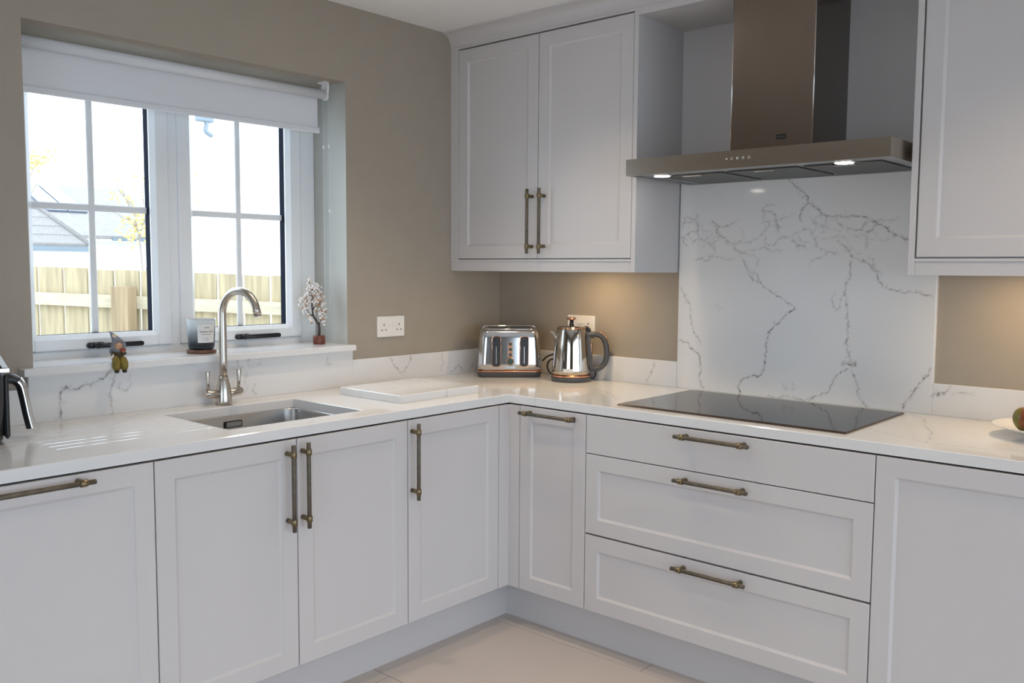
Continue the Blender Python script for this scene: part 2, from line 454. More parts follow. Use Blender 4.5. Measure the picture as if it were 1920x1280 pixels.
# veins read off the stone, (position along the slab, height or depth) in metres
VEIN_SPLASH = [
    (0.9, [(-1.442, 1.717), (-1.464, 1.699), (-1.495, 1.668), (-1.528, 1.642), (-1.526, 1.628), (-1.508, 1.609), (-1.498, 1.581), (-1.506, 1.557)]),
    (0.9, [(-1.526, 1.625), (-1.554, 1.607), (-1.583, 1.582), (-1.632, 1.573), (-1.68, 1.568), (-1.724, 1.567), (-1.747, 1.556), (-1.781, 1.539), (-1.814, 1.518), (-1.852, 1.498), (-1.893, 1.486)]),
    (0.55, [(-1.633, 1.563), (-1.647, 1.542), (-1.682, 1.528), (-1.722, 1.52), (-1.731, 1.544), (-1.747, 1.553)]),
    (0.5, [(-1.771, 1.542), (-1.762, 1.526), (-1.739, 1.514)]),
    (0.7, [(-1.347, 1.604), (-1.378, 1.596), (-1.405, 1.581), (-1.409, 1.556), (-1.418, 1.524)]),
    (0.5, [(-1.364, 1.543), (-1.395, 1.546), (-1.418, 1.528)]),
    (0.6, [(-1.169, 1.548), (-1.206, 1.551), (-1.25, 1.571)]),
    (0.7, [(-1.139, 1.575), (-1.169, 1.548), (-1.161, 1.522), (-1.199, 1.503), (-1.232, 1.477), (-1.245, 1.455), (-1.266, 1.436), (-1.283, 1.4), (-1.299, 1.371), (-1.32, 1.338), (-1.351, 1.335), (-1.364, 1.317), (-1.403, 1.293), (-1.449, 1.265), (-1.488, 1.244)]),
    (1.0, [(-1.488, 1.242), (-1.451, 1.208), (-1.414, 1.178), (-1.392, 1.148), (-1.382, 1.111), (-1.378, 1.06), (-1.377, 1.009), (-1.359, 0.979), (-1.319, 0.975), (-1.284, 0.957), (-1.268, 0.93), (-1.277, 0.904), (-1.267, 0.888)]),
    (0.5, [(-1.299, 1.371), (-1.323, 1.374), (-1.339, 1.356), (-1.351, 1.335)]),
    (0.35, [(-1.245, 1.455), (-1.281, 1.443), (-1.321, 1.436), (-1.341, 1.414), (-1.338, 1.393)]),
    (0.75, [(-1.642, 1.489), (-1.664, 1.465), (-1.689, 1.434), (-1.706, 1.424), (-1.74, 1.407), (-1.774, 1.381), (-1.788, 1.348), (-1.812, 1.322), (-1.841, 1.316), (-1.885, 1.309), (-1.929, 1.302), (-1.968, 1.293)]),
    (0.8, [(-1.689, 1.434), (-1.691, 1.36), (-1.679, 1.34), (-1.675, 1.313), (-1.678, 1.258), (-1.687, 1.204), (-1.691, 1.184), (-1.686, 1.15), (-1.689, 1.089), (-1.706, 1.056)]),
    (0.4, [(-1.673, 1.306), (-1.657, 1.278), (-1.655, 1.247), (-1.634, 1.243), (-1.629, 1.271), (-1.639, 1.305)]),
    (0.9, [(-1.669, 1.046), (-1.693, 1.048), (-1.719, 1.063), (-1.72, 1.043), (-1.7, 1.045), (-1.692, 1.055)]),
    (0.65, [(-1.693, 1.034), (-1.66, 1.011), (-1.64, 0.975), (-1.627, 0.949), (-1.592, 0.925), (-1.557, 0.907), (-1.506, 0.905), (-1.483, 0.91), (-1.446, 0.906), (-1.392, 0.905)]),
    (0.65, [(-1.704, 1.028), (-1.722, 0.989), (-1.73, 0.962), (-1.738, 0.929), (-1.766, 0.905)]),
    (0.65, [(-1.004, 1.306), (-1.026, 1.276), (-1.045, 1.246), (-1.06, 1.177), (-1.07, 1.132), (-1.096, 1.102), (-1.101, 1.087)]),
    (0.8, [(-1, 1.093), (-1.04, 1.087), (-1.067, 1.062), (-1.101, 1.03), (-1.1, 0.964), (-1.105, 0.934), (-1.119, 0.912)]),
    (0.9, [(-1.97, 1.056), (-1.953, 1.022), (-1.933, 0.988), (-1.912, 0.963), (-1.894, 0.932), (-1.886, 0.908)]),
    (0.6, [(-1.011, 1.552), (-1.027, 1.59), (-1.071, 1.573), (-1.081, 1.535), (-1.038, 1.521), (-1.012, 1.499), (-1.03, 1.476)]),
    (0.5, [(-1.071, 1.573), (-1.081, 1.505), (-1.124, 1.486), (-1.15, 1.459)]),
    (0.5, [(-1.067, 1.414), (-1.101, 1.426), (-1.135, 1.418), (-1.126, 1.437)]),
    (0.5, [(-1.365, 1.507), (-1.362, 1.482), (-1.397, 1.471), (-1.426, 1.503), (-1.471, 1.505), (-1.507, 1.525), (-1.543, 1.525), (-1.551, 1.497), (-1.573, 1.462), (-1.602, 1.448), (-1.631, 1.434), (-1.637, 1.448)]),
    (0.6, [(-1.471, 1.491), (-1.487, 1.467), (-1.52, 1.463)]),
    (0.5, [(-1.256, 1.487), (-1.304, 1.483), (-1.342, 1.504), (-1.372, 1.536)]),
    (0.5, [(-1.273, 1.443), (-1.351, 1.464), (-1.398, 1.45), (-1.435, 1.453)]),
    (0.5, [(-1.541, 1.566), (-1.571, 1.538), (-1.606, 1.537)]),
    (0.35, [(-1.169, 1.242), (-1.178, 1.224), (-1.198, 1.224)]),
    (0.35, [(-1.452, 0.958), (-1.467, 0.937), (-1.497, 0.94), (-1.489, 0.965)]),
]
VEIN_WORKTOP = [
    (0.55, [(-2.332, -0.351), (-2.254, -0.324), (-2.146, -0.291), (-2.055, -0.26), (-1.952, -0.197), (-1.82, -0.07), (-1.661, -0.023)]),
    (0.4, [(-2.212, -0.128), (-2.163, -0.199), (-2.128, -0.247)]),
    (0.5, [(-2.029, -0.699), (-1.992, -0.673)]),
    (0.4, [(-1.595, -0.608), (-1.557, -0.612), (-1.509, -0.589)]),
    (0.4, [(-0.743, -0.055), (-0.751, -0.235), (-0.581, -0.22), (-0.416, -0.256)]),
    (0.4, [(-1.105, -0.157), (-1.079, -0.289)]),
    (0.6, [(-0.3, -0.79), (-0.316, -0.849), (-0.361, -0.928), (-0.431, -0.975), (-0.475, -1.027)]),
    (0.5, [(-0.15, -0.748), (-0.175, -0.783)]),
    (0.4, [(-0.602, -0.697), (-0.637, -0.762), (-0.612, -0.772)]),
    (0.6, [(-0.051, -1.868), (-0.081, -1.934), (-0.12, -1.987), (-0.289, -2.042), (-0.373, -2.086), (-0.545, -2.122)]),
    (0.45, [(-0.545, -2.122), (-0.516, -2.06), (-0.475, -1.979), (-0.432, -1.919)]),
    (0.4, [(-0.545, -2.122), (-0.541, -2.195), (-0.491, -2.354)]),
    (0.4, [(0.003, -2.085), (-0.063, -2.166)]),
]
VEIN_WINDOW = [
    (1.0, [(-1.884, 1.046), (-1.896, 1.035), (-1.914, 1.018), (-1.943, 1.007), (-1.971, 1.003), (-1.987, 0.994), (-2.015, 0.995), (-2.026, 1.004), (-2.039, 0.993), (-2.045, 0.973), (-2.046, 0.948), (-2.044, 0.922), (-2.051, 0.908)]),
    (0.8, [(-1.871, 1.043), (-1.883, 0.998), (-1.886, 0.979), (-1.884, 0.946), (-1.883, 0.917), (-1.887, 0.898)]),
    (0.4, [(-1.856, 1.002), (-1.863, 0.987), (-1.837, 0.969), (-1.823, 0.986), (-1.822, 1.026)]),
    (0.5, [(-2.044, 1.004), (-2.029, 1.004), (-2.018, 0.995)]),
    (0.5, [(-1.432, 1.049), (-1.424, 1.026), (-1.408, 1.018)]),
    (0.6, [(-1.377, 1.045), (-1.383, 1.027), (-1.373, 1.015)]),
    (0.35, [(-1.333, 1.042), (-1.333, 1.023), (-1.346, 1.02)]),
    (0.4, [(-1.392, 0.991), (-1.401, 0.962), (-1.385, 0.942), (-1.398, 0.922)]),
    (0.45, [(-1.356, 0.951), (-1.365, 0.929), (-1.352, 0.913)]),
    (0.4, [(-1.026, 1.028), (-1.021, 0.996), (-1.04, 1.005)]),
    (0.4, [(-1.021, 0.996), (-1.009, 0.999)]),
    (0.7, [(-0.706, 1.001), (-0.681, 0.964), (-0.64, 0.933), (-0.608, 0.958), (-0.587, 1.004)]),
    (0.6, [(-0.406, 1), (-0.395, 0.958), (-0.412, 0.926)]),
    (0.6, [(-0.343, 0.912), (-0.296, 0.942), (-0.272, 0.915)]),
    (0.5, [(-0.224, 0.911), (-0.2, 0.935)]),
]
VEIN_HOBUP = [
    (0.6, [(-0.886, 0.995), (-0.874, 0.948), (-0.844, 0.907)]),
    (0.4, [(-0.857, 0.908), (-0.866, 0.932)]),
    (0.7, [(-1.976, 0.963), (-1.997, 0.971), (-2.016, 0.977)]),
    (0.6, [(-2.034, 1.002), (-2.012, 0.971), (-1.975, 0.963)]),
    (0.4, [(-2.035, 0.973), (-2.107, 0.991)]),
]

# lamp powers (W)
PUCK_W = 0.9
DOWN_W = 21.0

# ================================================================== SETTING
WLX, WRX, WTOP, WBOT, RD = -2.1125, -0.9138, 2.1113, 1.047, 0.2078
WALL_T = 0.30
def wall_with_opening(name, o, U, W, H, a, b, c, d, N, t, label, reveal='reveal_paint'):
    """wall in the plane o + u U + v Z, opening u in a..b, v in c..d; N points out of the room"""
    o = Vector(o); U = Vector(U); N = Vector(N); Z = Vector((0, 0, 1))
    mb = MB()
    P = lambda u, v, w: o + U * u + Z * v + N * w
    for w, mi in ((0, 0), (t, 2)):
        mb.mi = mi
        for (u0, u1, v0, v1) in ((0, a, 0, H), (b, W, 0, H), (a, b, d, H)) + (((a, b, 0, c),) if c > 0 else ()):
            mb.quadpts(P(u0, v0, w), P(u1, v0, w), P(u1, v1, w), P(u0, v1, w))
    mb.mi = 1
    mb.quadpts(P(a, c, 0), P(a, c, t), P(a, d, t), P(a, d, 0)); mb.quadpts(P(b, c, 0), P(b, d, 0), P(b, d, t), P(b, c, t))
    mb.mi = 0
    mb.quadpts(P(a, d, 0), P(a, d, t), P(b, d, t), P(b, d, 0))
    mb.mi = 1
    if c > 0: mb.quadpts(P(a, c, 0), P(b, c, 0), P(b, c, t), P(a, c, t))
    mb.mi = 2
    mb.quadpts(P(0, 0, 0), P(0, 0, t), P(0, H, t), P(0, H, 0)); mb.quadpts(P(W, 0, 0), P(W, H, 0), P(W, H, t), P(W, 0, t)); mb.quadpts(P(0, H, 0), P(0, H, t), P(W, H, t), P(W, H, 0))
    return struct(name, mb, ['wall_paint', reveal, 'render_white'], label)
X0 = ROOM_X - WALL_T
wall_with_opening('wall_back', (X0, 0, 0), (1, 0, 0), -X0 + WALL_T, CEIL, WLX - X0, WRX - X0, WBOT, WTOP, (0, 1, 0), WALL_T, 'taupe painted wall with the white kitchen window')
mb = MB(); mb.box((0, 0, 0), (WALL_T, ROOM_Y - WALL_T, CEIL)); struct('wall_right', mb, 'wall_paint', 'taupe painted wall behind the hob')
wall_with_opening('wall_left', (ROOM_X, 0, 0), (0, -1, 0), -ROOM_Y, CEIL, 1.7, 4.3, 0, 2.1, (-1, 0, 0), WALL_T, 'taupe painted wall with patio doors')
wall_with_opening('wall_front', (X0, ROOM_Y, 0), (1, 0, 0), -X0, CEIL, 1.6, 6.4, 0, 2.1, (0, -1, 0), WALL_T, 'taupe painted wall with added glazed doors, out of view')
mb = MB(); mb.box((X0, ROOM_Y - WALL_T, CEIL), (WALL_T, WALL_T, CEIL + .1)); struct('ceiling', mb, 'ceiling_paint', 'plain white painted ceiling')

# floor with its separate large tiles
mb = MB(); mb.box((ROOM_X, ROOM_Y, -.08), (0, 0, -.0025))
floor = struct('floor', mb, 'grout', 'large pale beige floor tiles')
TX, TY, GAP = 0.6085, 1.217, 0.003
tile_cache = {}
def tile(x0, x1, y0, y1):
    x0, x1, y0, y1 = max(x0, ROOM_X), min(x1, 0), max(y0, ROOM_Y), min(y1, 0)
    if x1 - x0 < .02 or y1 - y0 < .02: return
    w, h = round(x1 - x0 - GAP, 4), round(y1 - y0 - GAP, 4)
    if (w, h) not in tile_cache:
        mb = MB(); mb.box((-w / 2, -h / 2, -.006), (w / 2, h / 2, 0), .0012)
        o = obj('tile', mb, 'floor_tile', floor, local=True); tile_cache[(w, h)] = o.data
    else:
        o = bpy.data.objects.new('tile', tile_cache[(w, h)]); COL.objects.link(o); o.parent = floor
    o.location = ((x0 + x1) / 2, (y0 + y1) / 2, 0)
for ci in range(-1, 11):
    xr = -0.645 - TX * ci; xl = xr - TX
    off = [-1.2535, -1.66, -0.645][(ci + 1) % 3]
    for k in range(-2, 6): tile(xl, xr, off - TY * (k + 1), off - TY * k)

# ---- kitchen window (frame, two sashes with glazing bars, espagnolette handles)
win = bpy.data.objects.new('window_1', None); COL.objects.link(win); win.location = ((WLX + WRX) / 2, RD, WBOT)
win['kind'] = 'structure'; win['label'] = 'white double casement window with glazing bars above the sink'
def frame_ring(mb, x0, x1, z0, z1, l, r, b, t, y0, y1, bev=.004):
    mb.box((x0, y0, z0), (x0 + l, y1, z1), bev); mb.box((x1 - r, y0, z0), (x1, y1, z1), bev)
    mb.box((x0 + l, y0, z0), (x1 - r, y1, z0 + b), bev); mb.box((x0 + l, y0, z1 - t), (x1 - r, y1, z1), bev)
SASH = [(-2.084, -1.557), (-1.521, -0.990)]
SZ0, SZ1 = 1.0965, 2.045
mb = MB(); frame_ring(mb, WLX, WRX, WBOT, WTOP, .026, .074, .048, .064, RD, RD + .065)
mb.box((-1.560, RD, SZ0 - .003), (-1.518, RD + .065, SZ1 + .003), .003)
obj('window_frame', mb, 'pvc_white', win)
for (a, b) in SASH:
    gl, gr = a + .063, b - .064
    gz0, gz1 = SZ0 + .052, SZ1 - .052
    mb = MB(); frame_ring(mb, a, b, SZ0, SZ1, gl - a - .012, b - gr - .012, gz0 - SZ0 - .012, SZ1 - gz1 - .012, RD - .010, RD + .05, .004)
    # sloping glazing bead
    Q = lambda x, z, y: (x, y, z)
    o_ = [(gl - .012, gz0 - .012), (gr + .012, gz0 - .012), (gr + .012, gz1 + .012), (gl - .012, gz1 + .012)]
    i_ = [(gl, gz0), (gr, gz0), (gr, gz1), (gl, gz1)]
    for k in range(4):
        n = (k + 1) % 4
        mb.quadpts(Q(*o_[k], RD - .006), Q(*o_[n], RD - .006), Q(*i_[n], RD + .006), Q(*i_[k], RD + .006))
        mb.quadpts(Q(*i_[k], RD + .006), Q(*i_[n], RD + .006), Q(*i_[n], RD + .012), Q(*i_[k], RD + .012))
    sash = obj('sash', mb, 'pvc_white', win)
    mb = MB(); t = .004
    for k in range(4):
        n = (k + 1) % 4
        mb.quadpts(Q(*i_[k], RD + .012), Q(*i_[n], RD + .012), Q(*i_[n], RD + .046), Q(*i_[k], RD + .046))
    obj('spacer', mb, 'spacer_black', sash)
    xm, zm = (gl + gr) / 2 + .004, 1.578
    mb = MB(); mb.box((xm - .0115, RD + .029, gz0), (xm + .0115, RD + .038, gz1), .003); obj('glazing_bar', mb, 'pvc_white', sash)
    mb = MB(); mb.box((gl, RD + .0295, zm - .0115), (gr, RD + .0375, zm + .0115), .003); obj('glazing_bar', mb, 'pvc_white', sash)
    # the four lights of the sash, each a pane of its own
    for (xa, xb) in ((gl, xm), (xm, gr)):
        for (za, zb) in ((gz0, zm), (zm, gz1)):
            mb = MB(); mb.quadpts((xa, RD + .041, za), (xb, RD + .041, za), (xb, RD + .041, zb), (xa, RD + .041, zb)); obj('pane', mb, 'window_glass', sash)
    # espagnolette handle: rounded plate, pivot block, long lever
    hx = (a + b) / 2 + .052; hz = SZ0 + .0125; y = RD - .010
    mb = MB(); mb.smooth = True
    mb.prism(rrect(.062, .020, .0099, 6, hx - .068, hz), (0, y, 0), (1, 0, 0), (0, 0, 1), (0, -1, 0), .010)
    mb.tube([(hx - .070, y - .008, hz), (hx - .070, y - .030, hz)], .010, 14)
    mb.prism(rrect(.165, .0165, .0082, 6, hx + .006, hz), (0, y - .021, 0), (1, 0, 0), (0, 0, 1), (0, -1, 0), .011)
    mb.smooth = False
    h = obj('window_handle', mb, 'black_metal', sash)
# patio glazing behind the camera
def glazed_door(name, o, U, W, H, N, n, label):
    o = Vector(o); U = Vector(U); N = Vector(N); Z = Vector((0, 0, 1))
    e = bpy.data.objects.new(name, None); COL.objects.link(e); e.location = o; e['kind'] = 'structure'; e['label'] = label
    P = lambda u, v, w: o + U * u + Z * v + N * w
    def bar(mb, u0, u1, v0, v1):
        a = [mb.pt(P(u, v, w)) for w in (.10, .17) for v in (v0, v1) for u in (u0, u1)]
        for f in ((0, 2, 3, 1), (4, 5, 7, 6), (0, 1, 5, 4), (2, 6, 7, 3), (0, 4, 6, 2), (1, 3, 7, 5)): mb.face([a[k] for k in f])
    mb = MB(); bar(mb, 0, W, H - .07, H); bar(mb, 0, W, 0, .05); bar(mb, 0, .06, 0, H); bar(mb, W - .06, W, 0, H); obj('door_frame', mb, 'pvc_white', e)
    for k in range(n):
        a, b = .06 + (W - .12) * k / n, .06 + (W - .12) * (k + 1) / n
        mb = MB(); bar(mb, a, a + .08, .05, H - .07); bar(mb, b - .08, b, .05, H - .07); bar(mb, a + .08, b - .08, .05, .17); bar(mb, a + .08, b - .08, H - .16, H - .07)
        leaf = obj('door_leaf', mb, 'pvc_white', e)
        mb = MB(); mb.quadpts(P(a + .08, .17, .135), P(b - .08, .17, .135), P(b - .08, H - .16, .135), P(a + .08, H - .16, .135)); obj('pane', mb, 'window_glass', leaf)
glazed_door('door_1', (ROOM_X, -1.7, 0), (0, -1, 0), 2.6, 2.1, (-1, 0, 0), 3, 'white glazed patio doors')
glazed_door('door_2', (X0 + 1.6, ROOM_Y, 0), (1, 0, 0), 4.8, 2.1, (0, -1, 0), 4, 'white glazed doors out of view, added for daylight')  # unseen doors, added and widened to light the sink run fronts

# ================================================================== CABINETS
class Fr:
    def __init__(s, o, U, N): s.o = Vector(o); s.U = Vector(U); s.N = Vector(N); s.Z = Vector((0, 0, 1))
    def P(s, u, v, w=0): return s.o + s.U * u + s.Z * v + s.N * w
WF, HF = 0.632, 0.637                      # worktop fronts
ZT, ZB, ZPL = 0.900, 0.868, 0.1493
FW = Fr((0, -0.634, 0), (1, 0, 0), (0, -1, 0))       # u = x
FH = Fr((-0.639, 0, 0), (0, -1, 0), (-1, 0, 0))      # u = -y
FU = Fr((-0.3305, 0, 0), (0, -1, 0), (-1, 0, 0))
def loop(mb, fr, u0, u1, v0, v1, w, ins=0):
    return [mb.pt(fr.P(u, v, w)) for u, v in ((u0 + ins, v0 + ins), (u1 - ins, v0 + ins), (u1 - ins, v1 - ins), (u0 + ins, v1 - ins))]
def front(mb, fr, u0, u1, v0, v1, t=.02, fw=.054, bw=.008, rec=.0065, flat=False):
    A = loop(mb, fr, u0, u1, v0, v1, -t); B = loop(mb, fr, u0, u1, v0, v1, -.0015); C = loop(mb, fr, u0, u1, v0, v1, 0, .0015)
    mb.face(A[::-1]); mb.bridge(A, B); mb.bridge(B, C)
    if flat: mb.face(C); return
    D = loop(mb, fr, u0, u1, v0, v1, 0, fw); E = loop(mb, fr, u0, u1, v0, v1, -.0022, fw + .0012); F = loop(mb, fr, u0, u1, v0, v1, -rec, fw + bw)
    mb.bridge(C, D); mb.bridge(D, E); mb.bridge(E, F); mb.face(F)
def frbox(mb, fr, u0, u1, v0, v1, w0, w1, bev=0):
    a = fr.P(u0, v0, w0); b = fr.P(u1, v1, w1); mb.box(a, b, bev)
def handle(fr, uc, vc, vert, L=.264, cc=.205):
    mb = MB(); out = .035
    ax = (lambda s: fr.P(uc, vc + s, out)) if vert else (lambda s: fr.P(uc + s, vc, out))
    mb.mi = 0
    mb.tube([ax(-L / 2), ax(-L / 2 + .001), ax(L / 2 - .001), ax(L / 2)], [.0058, .0066, .0066, .0058], 12)
    for sgn in (-1, 1):
        s = sgn * cc / 2
        mb.mi = 1
        mb.tube([ax(s - .0095), ax(s - .008), ax(s + .008), ax(s + .0095)], [.0080, .0094, .0094, .0080], 14)
        c = ax(s); foot = c - fr.N * out
        mb.tube([foot, c], .0074, 12)
    return mb
def door(parent, fr, u0, u1, v0, v1, hd=None, flat=False, name='door', lab=None):
    mb = MB(); front(mb, fr, u0, u1, v0, v1, flat=flat)
    d = obj(name, mb, 'cabinet_paint', parent)
    if hd: obj('handle', handle(fr, *hd), ['brass_bar', 'brass_collar'], d, label='knurled antique brass bar handle')
    return d
def carcass(parent, fr, u0, u1, v0, v1, depth, m='carcass_gap_shade'):
    mb = MB(); frbox(mb, fr, u0, u1, v0, v1, -.0215, -depth); return obj('carcass', mb, m, parent)
G = .0016
DT = ZB - .006                              # top of the base fronts
DB = ZPL + .002
g1, g2, g3, g4 = -2.0547, -1.6050, -1.1560, -0.6946
# window run
c = thing('dishwasher', 'integrated dishwasher behind grey panel door with a horizontal bar handle, beside air fryer end', 'dishwasher', (-2.355, -.33, 0))
carcass(c, FW, -2.655, g1 - .001, ZPL, ZB - .012, .60)
door(c, FW, -2.655, g1 - G, DB, DT, (-2.355, .8452, False), name='appliance_door')
c = thing('sink_cabinet', 'grey two door base cabinet under the sink with paired vertical brass handles', 'cabinet', (-1.605, -.33, 0))
carcass(c, FW, g1 + .001, g3 - .001, ZPL, .655, .60)
door(c, FW, g1 + G, g2 - G, DB, DT, (-1.641, .7195, True)); door(c, FW, g2 + G, g3 - G, DB, DT, (-1.587, .7205, True))
c = thing('corner_cabinet', 'grey single door base cabinet next to the inner corner, handle at its left edge', 'cabinet', (-.925, -.33, 0))
carcass(c, FW, g3 + .001, g4 - .001, ZPL, ZB - .012, .60)
door(c, FW, g3 + G, g4 - G, DB, DT, (-1.1385, .7205, True))
mb = MB(); mb.box((g4, -.634, DB), (-.639, -.615, DT)); mb.box((-.639, -.634, DB), (-.620, -.6885, DT))
tag(obj('corner_post', mb, 'cabinet_paint'), 'narrow grey filler post where the two base runs meet', 'filler post')
# hob run
h0, h5, h6 = .6896, 1.0017, 2.0170
c = thing('pull_out_cabinet', 'slim grey base cabinet left of the drawers with a horizontal top handle', 'cabinet', (-.33, -.845, 0))
carcass(c, FH, h0 + .001, h5 - .001, ZPL, ZB - .012, .60)
door(c, FH, h0 + G - .001, h5 - G, DB, DT, (.8452, .8410, False))
c = thing('drawer_unit', 'wide grey base unit of three drawers below the black hob', 'drawer unit', (-.33, -1.51, 0))
carcass(c, FH, h5 + .001, h6 - .001, ZPL, ZB - .03, .60)
for (v0, v1, hz, fl) in ((.7246 + G, DT, .8385, True), (.4346 + G, .7246 - G, .6937, False), (DB, .4346 - G - .003, .3995, False)):
    door(c, FH, h5 + G, h6 - G, v0, v1, (1.513, hz, False), flat=fl, name='drawer')
c = thing('end_cabinet', 'grey panelled base cabinet right of the drawers at the picture edge', 'cabinet', (-.33, -2.32, 0))
carcass(c, FH, h6 + .001, 2.62, ZPL, ZB - .012, .60)
door(c, FH, h6 + G, 2.62, DB, DT)
# plinths
mb = MB(); mb.box((-2.655, -.563, 0), (-.569, -.545, ZPL - .0005)); tag(obj('plinth', mb, 'cabinet_paint'), 'pale grey plinth board below the sink run cabinets', 'plinth')
mb = MB(); mb.box((-.569, -.563, 0), (-.551, -2.62, ZPL - .0005)); tag(obj('plinth', mb, 'cabinet_paint'), 'pale grey plinth board below the hob run drawers', 'plinth')
# wall cabinets
UB, UT, UP = 1.4221, 2.3324, 1.3675
def pelmet(parent, u0, u1):
    mb = MB(); frbox(mb, FU, u0, u1, UB - .0135, UB - .0045, -.030, 0, .001); frbox(mb, FU, u0, u1, UP, UB - .0135, -.024, -.004, .0008)
    obj('pelmet', mb, 'cabinet_paint', parent)
c = thing('wall_cabinet', 'grey two door wall cabinet between window wall and cooker hood', 'wall cabinet', (-.165, -.495, UP))
mb = MB(); frbox(mb, FU, .001, .9713, 1.4000, 2.3345, -.0215, -.329); obj('carcass', mb, 'cabinet_paint', c)
mb = MB(); frbox(mb, FU, .001, .0500, UB - .0045, 2.3345, -.020, 0, .001); obj('filler', mb, 'cabinet_paint', c)
mb = MB(); frbox(mb, FU, .9713, .9904, UP, 2.3345, -.3295, 0, .001); obj('end_panel', mb, 'cabinet_paint', c)
door(c, FU, .0505 + G, .5093 - G, UB, UT - .004, (.4815, 1.573, True)); door(c, FU, .5093 + G, .9713 - G, UB, UT - .004, (.5455, 1.573, True))
pelmet(c, .001, .9713)
c = thing('wall_cabinet', 'grey wall cabinet at the right picture edge beyond the hood', 'wall cabinet', (-.165, -2.3, UP))
mb = MB(); frbox(mb, FU, 2.000, 2.60, 1.4000, 2.3345, -.0215, -.329); obj('carcass', mb, 'cabinet_paint', c)
mb = MB(); frbox(mb, FU, 1.9815, 2.000, UP, 2.3345, -.3295, 0, .001); obj('end_panel', mb, 'cabinet_paint', c)
mb = MB(); frbox(mb, FU, 2.60, 2.62, UP, 2.3345, -.3295, 0, .001); obj('end_panel', mb, 'cabinet_paint', c)
door(c, FU, 2.0045 + .001, 2.60 - G, UB, UT - .004)
pelmet(c, 2.000, 2.60)
c = thing('bridging_panel', 'grey boxed recess panels framing the space around the hood chimney', 'panel', (-.165, -1.486, 1.72))
mb = MB(); frbox(mb, FU, .9906, 1.9813, 2.3168, 2.3345, -.328, 0); obj('soffit', mb, 'cabinet_paint', c)
mb = MB(); frbox(mb, FU, .9906, 1.9813, 1.7235, 2.3166, -.3295, -.3185); obj('back_panel', mb, 'cabinet_paint', c)
# cornice, one cove moulding along all wall cabinets
z0, z1, pr = 2.3348, CEIL - .0005, .046
prof = [(-.300, z0), (-.3305, z0), (-.3325, z0 + .002), (-.3325, z0 + .008), (-.3305, z0 + .010)]
for k in range(1, 11):
    a = PI / 2 * k / 10; prof.append((-.3305 - pr * (1 - math.cos(a)), z0 + .010 + (z1 - z0 - .016) * math.sin(a)))
prof += [(-.3305 - pr - .002, z1 - .005), (-.3305 - pr - .002, z1), (-.300, z1)]
mb = MB(); mb.prism([(x, z) for x, z in prof], (0, -.001, 0), (1, 0, 0), (0, 0, 1), (0, -1, 0), 2.65)
tag(obj('cornice', mb, 'cabinet_paint'), 'grey cove cornice running along the wall cabinets at ceiling', 'cornice')
# under cabinet puck lights
for (y, lab) in ((-.640, 'small round warm light under the two door wall cabinet'), (-2.28, 'small round warm light under the right wall cabinet')):
    t = thing('cabinet_light', lab, 'light', (-.205, y, 1.3990), group=None)
    mb = MB(); mb.lathe([(.034, 0.001), (.034, -.007), (.029, -.009)], (-.205, y, 1.3990), 24); obj('housing', mb, 'edge_steel', t)
    mb = MB(); mb.lathe([(.027, -.0092), (.027, -.0102)], (-.205, y, 1.3990), 24); obj('lens', mb, 'puck_glow', t)
    l = bpy.data.lights.new('puck', 'AREA'); l.shape = 'DISK'; l.size = .05; l.energy = PUCK_W; l.color = (1.0, .70, .36)
    o = bpy.data.objects.new('puck', l); COL.objects.link(o); o.location = (-.205, y, 1.387)
# ceiling downlights
DL = [(-1.35, -.56), (-.88, -.95), (-.88, -2.45), (-1.9, -1.9), (-3.2, -1.9), (-1.9, -3.3), (-3.2, -3.3), (-4.6, -1.9), (-4.6, -3.3)]
for i, (x, y) in enumerate(DL):
    t = thing('ceiling_downlight', 'recessed round ceiling downlight with a chrome rim', 'downlight', (x, y, CEIL), group='ceiling downlights')
    mb = MB(); mb.lathe([(.030, 0), (.044, 0), (.044, -.004), (.040, -.006), (.031, -.002), (.030, 0)], (x, y, CEIL - .0005), 24, cap0=False, cap1=False); obj('rim', mb, 'chrome', t)
    mb = MB(); mb.lathe([(.030, -.0006), (.030, -.0012)], (x, y, CEIL), 20); obj('lamp', mb, 'lamp_glow', t)
    l = bpy.data.lights.new('downlight', 'SPOT'); l.energy = DOWN_W; l.color = (1.0, .80, .58); l.spot_size = math.radians(108); l.spot_blend = 1.0; l.shadow_soft_size = .03
    o = bpy.data.objects.new('downlight', l); COL.objects.link(o); o.location = (x, y, CEIL - .012)

# ================================================================== STONE
wt = thing('worktop', 'white veined quartz worktop running around the corner', 'worktop', (-.6, -.6, ZB))
SX0, SX1, SY0, SY1 = -1.775, -1.270, -.537, -.138
GR = [-.200, -.245, -.290, -.335, -.380, -.425, -.470]       # draining grooves
gx = []
for y in GR: gx += [y - .003, y, y + .003]
us = axis(-2.68, 0, .007, (SX0, SX1, SX0 - .0025, SX1 + .0025, -2.6775, -2.23, -2.24, -1.795, -1.785))
vs = axis(-WF, 0, .007, [SY0, SY1, SY0 - .0025, SY1 + .0025, -WF + .0025] + gx)
def groove(u, v):
    if -2.235 < u < -1.79:
        for y in GR:
            if abs(v - y) < .001: return -.0005
    return 0
slab('slab', us, vs, lambda u, v: not (SX0 < u < SX1 and SY0 < v < SY1), (0, 0, ZT), (1, 0, 0), (0, 1, 0), (0, 0, 1), ZT - ZB, VEIN_WORKTOP, wt, 3, dz=groove, flush=lambda u, v: v < -WF + .001 and u > -HF + .003, back=[(-2.68, -WF, SX0, 0), (SX1, -WF, 0, 0)])
us = axis(-HF, 0, .006, (-HF + .0025,)); vs = axis(-2.64, -WF, .006)
